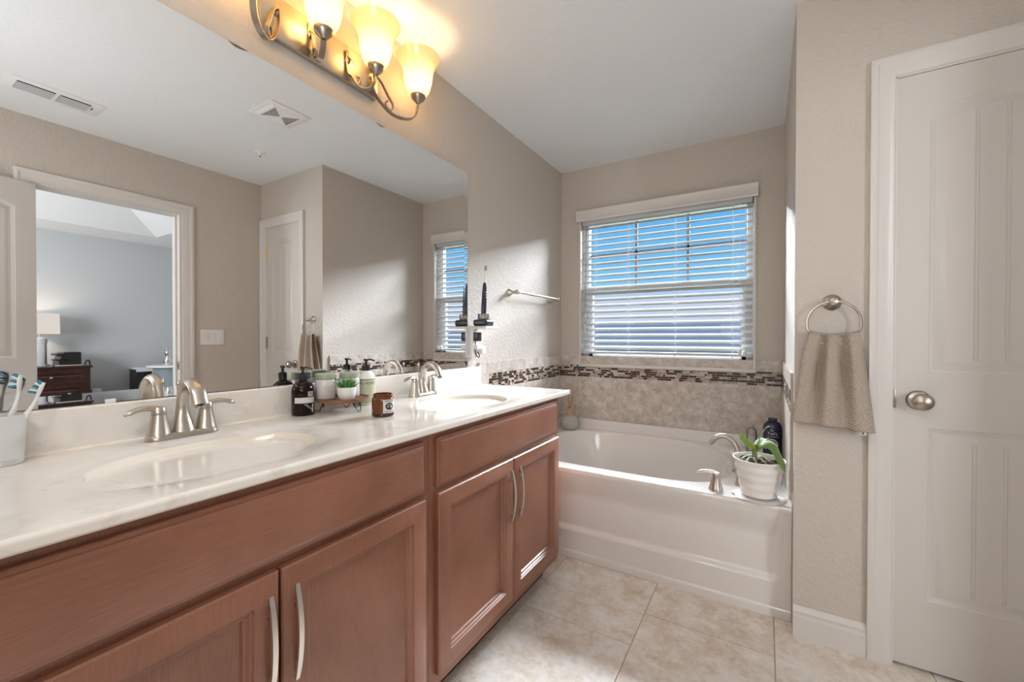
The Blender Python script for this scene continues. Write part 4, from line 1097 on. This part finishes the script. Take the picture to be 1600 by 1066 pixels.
# candle
c = (-1.060, 0.947); cn = thing('candle_jar', 'amber glass candle jar with black and white label between the two sinks', 'candle', (c[0], c[1], CZ)); rB = 0.0345
MB().lathe([(0.031, 0), (rB, 0.004), (rB, 0.056), (0.033, 0.060), (0.0300, 0.062), (0.0300, 0.072), (0.0285, 0.0725), (0.0280, 0.062), (0.031, 0.055), (0.031, 0.014)], c=(c[0], c[1], CZ), n=44, cap=False).lathe([(0.031, 0.0), (0, 0.0)], c=(c[0], c[1], CZ), n=44, cap=False).build('glass', AMBER, cn, smooth=50)
MB().lathe([(0.0305, 0.010), (0.0305, 0.034), (0, 0.033)], c=(c[0], c[1], CZ), n=40).build('wax', mat('candle_wax', (0.22, 0.08, 0.03), 0.5), cn, smooth=40)
MB().lathe([(0.0312, 0.002), (0.0345+0.0002, 0.0045), (0.0348, 0.012), (0.0, 0.0125)], c=(c[0], c[1], CZ), n=40, cap=False).build('base_band', mat('dark_amber', (0.03, 0.012, 0.008), 0.15), cn)
MB().tube([(c[0], c[1], CZ+0.033), (c[0]+0.001, c[1], CZ+0.043)], 0.0008, 6).build('wick', BLACK, cn)
a = CA(c); q = MB(); cyl_patch(q, c, rB+0.0003, a+0.02, a+1.35, CZ+0.013, CZ+0.056, n=16); lb = q.build('label', LB, cn, smooth=60)
q = MB(); q2 = MB(); ac = a+0.62
for i in range(14):
    t0 = -1+2*i/14; t1_ = -1+2*(i+1)/14; hh = 0.0115*math.sqrt(max(0, 1-((t0+t1_)/2)**2)); cyl_patch(q, c, rB+0.0008, ac+t0*0.40, ac+t1_*0.40, CZ+0.0345-hh, CZ+0.0345+hh, n=1)
text_on_cyl(q, 'CANDLE', 0.0095, c, rB+0.0011, ac, CZ+0.0510); text_on_cyl(q, 'THE HOUR', 0.0080, c, rB+0.0011, ac, CZ+0.0175)
lk = q.build('label_print', LINK, lb, smooth=0)
cyl_patch(q2, c, rB+0.0014, ac+0.08, ac+0.22, CZ+0.030, CZ+0.037, n=3); cyl_patch(q2, c, rB+0.0014, ac-0.25, ac-0.12, CZ+0.032, CZ+0.036, n=3); cyl_patch(q2, c, rB+0.0014, ac-0.22, ac+0.2, CZ+0.040, CZ+0.0412, n=5); q2.build('label_mark', LB, lb, smooth=0)

# outlet shelf right of the mirror with charger and electric toothbrush
os_ = thing('outlet_shelf', 'white plastic outlet shelf on the wall at the mirror right edge', 'shelf', (XL, 1.84, 1.03))
b = MB(); b.box(XL+0.0005, XL+0.125, 1.792, 1.900, 1.188, 1.202, bev=0.005, seg=3); b.build('shelf_board', WPLA, os_)
b = MB(); b.box(XL+0.0005, XL+0.034, 1.7925, 1.834, 1.035, 1.190, bev=0.006, seg=3); b.box(XL+0.030, XL+0.062, 1.800, 1.850, 1.080, 1.104, bev=0.004); b.box(XL+0.0005, XL+0.012, 1.834, 1.880, 1.045, 1.110, bev=0.003); b.build('shelf_bracket', WPLA, os_)
pw = thing('power_adapter', 'black charger plug under the white outlet shelf', 'adapter', (XL+0.04, 1.83, 1.12))
MB().box(XL+0.034, XL+0.064, 1.803, 1.838, 1.122, 1.170, bev=0.004).build('plug_body', BLACK, pw)
P = bez([(XL+0.045, 1.812, 1.124), (XL+0.042, 1.808, 1.09), (XL+0.044, 1.812, 1.055), (XL+0.050, 1.830, 1.035), (XL+0.046, 1.842, 1.048), (XL+0.036, 1.838, 1.066)], 6)
MB().tube(P, 0.0028, 8).build('cord', BLACK, pw)
wc = thing('white_charger', 'white plug charger below the black adapter on the outlet shelf', 'adapter', (XL+0.05, 1.87, 1.03))
MB().box(XL+0.013, XL+0.060, 1.852, 1.884, 1.052, 1.098, bev=0.005, seg=3).build('plug_body', WPLA, wc)
MB().tube(bez([(XL+0.045, 1.865, 1.054), (XL+0.042, 1.862, 1.03), (XL+0.030, 1.868, 1.012), (XL+0.022, 1.875, 1.026), (XL+0.02, 1.876, 1.05)], 6), 0.0022, 8).build('cord', WPLA, wc)
ec = (XL+0.070, 1.846); ZE = 1.2022
ch = thing('toothbrush_charger', 'black square charging base with glass cup on the white shelf', 'charger', (ec[0], ec[1], ZE))
MB().box(ec[0]-0.043, ec[0]+0.043, ec[1]-0.040, ec[1]+0.040, ZE, ZE+0.036, bev=0.014, seg=4).build('base', BLACK, ch, smooth=60)
MB().lathe([(0.030, 0), (0.0315, 0.006), (0.030, 0.030), (0.028, 0.0305), (0.0295, 0.008), (0.020, 0.004)], c=(ec[0], ec[1], ZE+0.0362), n=32, cap=False).build('glass_cup', CLEAR, ch, smooth=50)
MB().lathe([(0.024, 0), (0.026, 0.004), (0.020, 0.014), (0.016, 0.018), (0, 0.018)], c=(ec[0], ec[1], ZE+0.0362), n=24).build('cradle', mat('rose_gold', (0.75, 0.52, 0.40), 0.25, 1.0), ch, smooth=50)
et = thing('electric_toothbrush', 'navy electric toothbrush standing upright in its charging cup', 'toothbrush', (ec[0], ec[1], ZE+0.054))
zz = ZE+0.055; tx = 0.010
def up(z): return (ec[0]+0.002*z/0.2, ec[1]+tx*z/0.18, zz+z)
MB().tube([up(0), up(0.004), up(0.06), up(0.12), up(0.165), up(0.176), up(0.180)], [0.0125, 0.0140, 0.0142, 0.0130, 0.0105, 0.0085, 0.004], 20).build('handle', NAVY, et, smooth=60)
MB().tube([up(0.180), up(0.21), up(0.240), up(0.252)], [0.0040, 0.0028, 0.0024, 0.0030], 12).build('brush_neck', WPLA, et)
MB().box(up(0.25)[0]-0.004, up(0.25)[0]+0.012, up(0.25)[1]-0.005, up(0.25)[1]+0.005, up(0.246)[2], up(0.270)[2], bev=0.003).build('brush_head', mat('brush_grey', (0.45, 0.45, 0.43), 0.6), et)
q = MB()
for k in range(3): q.lathe([(0.0035, 0), (0.003, 0.001), (0, 0.0012)], c=(ec[0]+0.0135, ec[1]+0.006, zz+0.10+0.014*k), axis='x', n=10)
q.build('button', WPLA, et)

# ================================================================== things on the tub deck
dc = (-1.232, 2.872); rd = thing('reed_diffuser', 'round pale green glass reed diffuser on the back left tub corner', 'diffuser', (dc[0], dc[1], DZ))
MB().lathe([(0.040, 0), (0.052, 0.004), (0.067, 0.028), (0.071, 0.052), (0.064, 0.080), (0.046, 0.098), (0.022, 0.106), (0, 0.108)], c=(dc[0], dc[1], DZ+0.0005), n=40).build('bottle_body', VASEG, rd, smooth=50)
MB().lathe([(0.021, 0.106), (0.021, 0.150), (0.008, 0.151)], c=(dc[0], dc[1], DZ), n=24).build('wooden_collar', CORKW, rd, smooth=40)
rnd = random.Random(2)
for k in range(7):
    a = k*0.9+0.3; x1_, y1_ = 0.034*cos(a), 0.034*sin(a)
    MB().tube([(dc[0], dc[1], DZ+0.12), (dc[0]+x1_, dc[1]+y1_, DZ+0.265+0.02*rnd.random())], 0.0018, 6).build('reed', REEDW, rd)

PCX, PCY = -0.019, 2.058
# saucer / folded cloth under pot
pl = MB(); n = 64; 
def ringw(r, z): return [(PCX+(r+0.006*sin(5*2*pi*i/n)+0.003*sin(9*2*pi*i/n))*cos(2*pi*i/n)*1.0+0.0, PCY-0.012+(r*0.90+0.004*sin(7*2*pi*i/n))*sin(2*pi*i/n)*0.92, z+0.0015*sin(6*2*pi*i/n)) for i in range(n)]
pl.loops([ringw(0.080, DZ+0.002), ringw(0.094, DZ+0.0025), ringw(0.098, DZ+0.005), ringw(0.094, DZ+0.009), ringw(0.080, DZ+0.008)], cap=True)
tag(pl.build('plant_saucer', mat('saucer_white', (0.74, 0.70, 0.68), 0.5), smooth=60), 'thin white wavy saucer under the orchid pot', 'saucer')
pt_ = thing('potted_orchid', 'leafy orchid in a white ribbed pot on the tub corner', 'plant', (PCX, PCY, DZ+0.0105))
prf = []
hp = 0.150; z0_ = DZ+0.0112
for i in range(25):
    t_ = i/24; r = lerp(0.066, 0.094, t_)+0.0016*sin(t_*pi*2*4.2); prf.append((r, t_*hp))
prf = [(0.062, 0.0)]+prf[1:]+[(0.098, hp), (0.0995, hp+0.003), (0.098, hp+0.006), (0.094, hp+0.006), (0.090, hp-0.004), (0.088, hp-0.022), (0, hp-0.022)]
MB().lathe(prf, c=(PCX, PCY, z0_), n=56).build('pot', WHITEC, pt_, smooth=60)
zb_ = z0_+hp-0.022
q = MB(); rnd = random.Random(11)
for k in range(150):
    a = rnd.random()*2*pi; r = 0.080*math.sqrt(rnd.random()); s_ = 0.004+0.006*rnd.random(); ax = rnd.random()*pi; p = Vector((PCX+r*cos(a), PCY+r*sin(a), zb_+0.002+0.012*rnd.random()))
    dd = Vector((cos(ax), sin(ax), rnd.uniform(-0.4, 0.4)))*s_*1.6; q.tube([p-dd, p, p+dd], [s_*0.4, s_*0.7, s_*0.35], 5)
bk = q.build('bark', BARK, pt_, smooth=0); bk['kind'] = 'stuff'
q = MB(); RTS = mat('orchid_root', (0.50, 0.52, 0.42), 0.6)
for k in range(9):
    a = k*0.75; p = [(PCX-0.012, PCY+0.0, zb_+0.02)]
    p += [(PCX-0.012+0.025*cos(a), PCY+0.025*sin(a), zb_+0.028+0.01*rnd.random()), (PCX-0.012+0.05*cos(a+0.3), PCY+0.05*sin(a+0.3), zb_+0.018), (PCX-0.012+0.065*cos(a+0.5), PCY+0.065*sin(a+0.5), zb_+0.006)]
    q.tube(bez(p, 5), 0.0026, 7)
q.build('aerial_root', RTS, pt_, smooth=60)
def leaf(path, wid, m, side, name='leaf', curl=0.25):
    P = bez(path, 8); n = len(P); b = MB(); vs = []; fs = []; sd = Vector(side)
    for i, p in enumerate(P):
        t_ = i/(n-1); tt = (P[min(i+1, n-1)]-P[max(i-1, 0)]).normalized(); s = (sd-tt*sd.dot(tt)).normalized(); up_ = s.cross(tt)
        w = wid*(sin(pi*min(1, t_**0.75*0.97+0.03)))**0.7*(1 if t_ < 0.97 else 0.5)
        w = max(w, 0.002)
        for j in (-1, -0.5, 0, 0.5, 1): vs.append(p+s*w*j+up_*(abs(j)*w*curl))
    for i in range(n-1):
        for j in range(4): fs.append((i*5+j, i*5+j+1, i*5+5+j+1, i*5+5+j))
    b.add(vs, fs); o = b.build(name, m, pt_, smooth=60, fix=False)
    s_ = o.modifiers.new('thick', 'SOLIDIFY'); s_.thickness = 0.002; return o
bx_, by_ = PCX-0.012, PCY
MB().tube(bez([(bx_, by_, zb_), (bx_-0.004, by_, zb_+0.05), (bx_+0.0, by_, zb_+0.085)], 6), [0.011-0.0003*i for i in range(13)], 12).build('stem', STEM, pt_, smooth=60)
leaf([(bx_-0.002, by_, zb_+0.055), (bx_-0.020, by_-0.008, zb_+0.090), (bx_-0.040, by_-0.018, zb_+0.112), (bx_-0.052, by_-0.030, zb_+0.128)], 0.031, LEAFL, (0.6, -0.7, 0.0), curl=0.3)
leaf([(bx_, by_, zb_+0.060), (bx_+0.028, by_-0.008, zb_+0.095), (bx_+0.062, by_-0.016, zb_+0.092), (bx_+0.086, by_-0.045, zb_+0.052), (bx_+0.100, by_-0.105, zb_+0.012)], 0.033, LEAF, (0.2, 0.9, 0.3), curl=0.3)
leaf([(bx_, by_, zb_+0.055), (bx_+0.018, by_+0.025, zb_+0.085), (bx_+0.035, by_+0.05, zb_+0.10), (bx_+0.045, by_+0.07, zb_+0.095)], 0.022, LEAF, (0.8, -0.5, 0.2), curl=0.3)
q = MB(); q.tube(bez([(bx_+0.004, by_, zb_+0.07), (bx_+0.016, by_-0.003, zb_+0.115), (bx_+0.034, by_-0.006, zb_+0.155), (bx_+0.050, by_-0.008, zb_+0.168)], 6), [0.0032-0.0001*i for i in range(19)], 8)
q.build('flower_spike', mat('spike_green', (0.22, 0.30, 0.14), 0.5), pt_, smooth=60)

# navy bath bottle
nbx, nby = 0.040, 2.742; nv = thing('bath_soak_bottle', 'navy blue bath product bottle behind the orchid in the tub corner', 'bottle', (nbx, nby, DZ))
prf = [(0.9, 0.0), (1.0, 0.006), (1.0, 0.165), (0.93, 0.190), (0.70, 0.207), (0.42, 0.212)]
MB().lathe([(r*0.046, z) for r, z in prf]+[(0, 0.2125)], c=(nbx, nby, DZ+0.0005), n=40, sy=0.68).build('bottle_body', NAVY, nv, smooth=50)
MB().lathe([(0.0215, 0.2125), (0.0215, 0.228), (0.020, 0.230), (0, 0.230)], c=(nbx, nby, DZ+0.0005), n=28).build('cap', NAVY, nv)
q = MB(); fy = nby-0.0335
def flat(s, size, x, z, mb):
    vs, fs = text_mesh(s, size); mb.add([(nbx+x+a_, nby-0.0318*math.sqrt(max(0.05, 1-((x+a_)/0.046)**2))-0.0012, DZ+z+b_) for a_, b_, _ in vs], fs)
flat("Dr", 0.014, -0.002, 0.165, q); flat("Teal's", 0.021, -0.001, 0.148, q); flat('FOAMING BATH', 0.0075, 0, 0.131, q)
q.build('label_print', LB, nv, smooth=0)
q = MB(); 
for r, mi in ((0.030, 0), (0.024, 1)):
    vs = [(nbx-0.004, nby-0.0335-(0.0003 if mi else 0), DZ+0.088)]
    for i in range(24):
        a = 2*pi*i/24; x = r*cos(a)-0.004; vs.append((nbx+x, nby-0.0313*math.sqrt(max(0.05, 1-(x/0.046)**2))-0.0012-0.0005*mi, DZ+0.088+r*1.05*sin(a)))
    q.add(vs, [(0, 1+i, 1+(i+1) % 24) for i in range(24)], mi)
q.build('label', [LB, mat('label_blue', (0.05, 0.08, 0.22), 0.4)], nv, smooth=0)
gb = (-0.062, 2.79); cb = thing('clear_bottle', 'clear plastic bottle behind the orchid, left of the navy bottle', 'bottle', (gb[0], gb[1], DZ))
MB().lathe([(0.026, 0), (0.028, 0.003), (0.028, 0.135), (0.022, 0.148), (0.012, 0.155), (0.012, 0.160), (0, 0.160)], c=(gb[0], gb[1], DZ+0.0005), n=28).build('bottle_body', CLEAR, cb, smooth=50)
MB().lathe([(0.014, 0.160), (0.014, 0.176), (0, 0.177)], c=(gb[0], gb[1], DZ+0.0005), n=20).build('cap', mat('cap_grey', (0.35, 0.35, 0.34), 0.4), cb)

# ================================================================== bedroom things (mirror view)
nsx = 4.59-0.53; ns = thing('nightstand', 'dark mahogany nightstand with raised panel front in the bedroom', 'nightstand', (nsx+0.25, 1.25, 0))
b = MB(); b.box(nsx, 4.585, 0.92, 1.655, 0.06, 0.785, bev=0.004); b.build('body', MAHO, ns)
b = MB(); b.box(nsx-0.015, 4.585, 0.90, 1.672, 0.785, 0.810, bev=0.006); b.build('top', MAHO, ns)
for z0, z1, nm in ((0.615, 0.765, 'drawer'), (0.09, 0.60, 'door')):
    b = MB(); y0, y1 = 0.955, 1.62
    rg = [[(nsx-h, y0+i, z0+i), (nsx-h, y1-i, z0+i), (nsx-h, y1-i, z1-i), (nsx-h, y0+i, z1-i)] for i, h in ((0, 0.001), (0, 0.018), (0.04, 0.020), (0.05, 0.008), (0.062, 0.008), (0.075, 0.016))]
    b.loops(rg, cap=True); o = b.build(nm, MAHO, ns, smooth=20)
    MB().lathe([(0.005, 0), (0.005, -0.012), (0.015, -0.018), (0.012, -0.026), (0, -0.028)], c=(nsx-0.018, 1.33 if nm == 'drawer' else 1.47, (z0+z1)/2 if nm == 'drawer' else 0.50), axis='x', n=16).build('knob', CHROME, o)
lx, ly = 4.36, 1.31
tlp = thing('table_lamp', 'lit table lamp with white drum shade on the mahogany nightstand', 'lamp', (lx, ly, 0.811))
MB().lathe([(0.075, 0), (0.075, 0.012), (0.055, 0.020), (0.055, 0.26), (0.060, 0.265), (0.058, 0.31), (0.030, 0.325), (0.012, 0.33), (0.012, 0.38)], c=(lx, ly, 0.811), n=16).build('lamp_base', CRYST, tlp)
MB().lathe([(0.160, 0.365), (0.155, 0.600), (0.153, 0.600), (0.158, 0.365)], c=(lx, ly, 0.811), n=40, cap=False).build('lamp_shade', LAMPSH, tlp, smooth=50)
light('table_lamp_light', 'POINT', (lx, ly, 1.33), 5.0, (1.0, 0.78, 0.58), shadow_soft_size=0.04)
ob = thing('desk_organizer', 'black box organizer with slanted front on the nightstand', 'organizer', (4.25, 1.5, 0.811))
b = MB(); b.prism([(1.60, 0.811), (1.60, 0.965), (1.46, 0.965), (1.42, 0.86), (1.42, 0.811)], lambda u, v, a: (a, u, v), 4.16, 4.42); b.build('box', BLACK, ob, smooth=0)
b = MB(); b.box(4.16, 4.40, 1.40, 1.47, 0.925, 0.955, bev=0.012, seg=3); b.box(4.16, 4.40, 1.40, 1.50, 0.87, 0.885, bev=0.004); b.build('tray', BLACK, ob)
b = MB(); b.box(4.10, 4.14, 1.38, 1.60, 0.811, 0.823, bev=0.004); tag(b.build('remote_control', mat('beige_plastic', (0.42, 0.38, 0.33), 0.4)), 'slim beige remote control at the nightstand edge', 'remote')
b = MB(); b.tube(bez([(4.11, 1.62, 0.815), (4.11, 1.63, 0.86), (4.11, 1.655, 0.865), (4.11, 1.663, 0.815)], 6), 0.008, 8); b.build('cord', BLACK, ob)
# round white side table with vase
sx_, sy_ = 3.98, 2.44
stb = thing('side_table', 'round white topped side table with dark rounded opening in the bedroom', 'table', (sx_, sy_, 0))
MB().lathe([(0.0, 0.748), (0.270, 0.748), (0.285, 0.757), (0.285, 0.770), (0.270, 0.777), (0, 0.777)], c=(sx_, sy_, 0), n=48).build('tabletop', WHITEC, stb, smooth=40)
MB().lathe([(0.19, 0.0), (0.21, 0.02), (0.21, 0.7475)], c=(sx_+0.02, sy_, 0), n=40).build('drum_body', mat('grey_lacquer', (0.26, 0.31, 0.35), 0.15), stb, smooth=40)
q = MB(); vs = [(sx_-0.215, sy_+0.03, 0.50)]+[(sx_-0.212+abs(0.10*cos(2*pi*i/24))**2*2.0, sy_+0.03+0.11*cos(2*pi*i/24), 0.50+0.19*sin(2*pi*i/24)) for i in range(24)]
q.lathe([(0.11, 0), (0.11, 0.10)], c=(sx_-0.203, sy_+0.03, 0.53), axis='x', n=32, sy=1.6); q.build('opening', BLACK, stb, smooth=40)
vz = 0.7775; vsb = thing('chrome_vase', 'small chrome vase with flared petal rim on the white side table', 'vase', (sx_+0.0, sy_-0.07, vz))
MB().lathe([(0.040, 0), (0.048, 0.02), (0.050, 0.06), (0.032, 0.09), (0.026, 0.12), (0.036, 0.15), (0.030, 0.18), (0.026, 0.20)], c=(sx_+0.0, sy_-0.07, vz), n=28).build('vase_body', CHROME, vsb, smooth=50)
q = MB()
for k in range(8):
    a = k*pi/4; P = [(sx_+r*cos(a), sy_-0.07+r*sin(a), vz+z) for r, z in ((0.018, 0.195), (0.045, 0.215), (0.085, 0.245), (0.095, 0.240))]
    q.tube(bez(P, 4), [(0.012, 0.002)]*13, 8, side=(-sin(a), cos(a), 0))
q.build('petal_rim', CHROME, vsb, smooth=50)
sbx = thing('black_cabinet', 'small black cabinet with white frame left of the round side table', 'cabinet', (4.32, 2.30, 0))
MB().box(4.32, 4.58, 2.16, 2.335, 0.0, 0.715, bev=0.004).build('body', BLACK, sbx)
q = MB(); q.box(4.305, 4.3195, 2.15, 2.345, 0.685, 0.7155); q.box(4.305, 4.3195, 2.315, 2.345, 0.0, 0.685); q.box(4.305, 4.585, 2.15, 2.345, 0.7155, 0.732); q.build('frame', WVIN, sbx, smooth=0)
bn = MB().box(4.20, 4.58, 1.70, 2.12, 0.0, 0.405, bev=0.01); tag(bn.build('low_bench', BLACK), 'low black bench against the bedroom wall beside the nightstand', 'bench')
bc = MB().box(4.36, 4.44, 1.74, 1.83, 0.406, 0.50, bev=0.006); tag(bc.build('white_cube_charger', WPLA), 'little white cube charger on the low black bench', 'clock')  # small white cube, an outlet charger
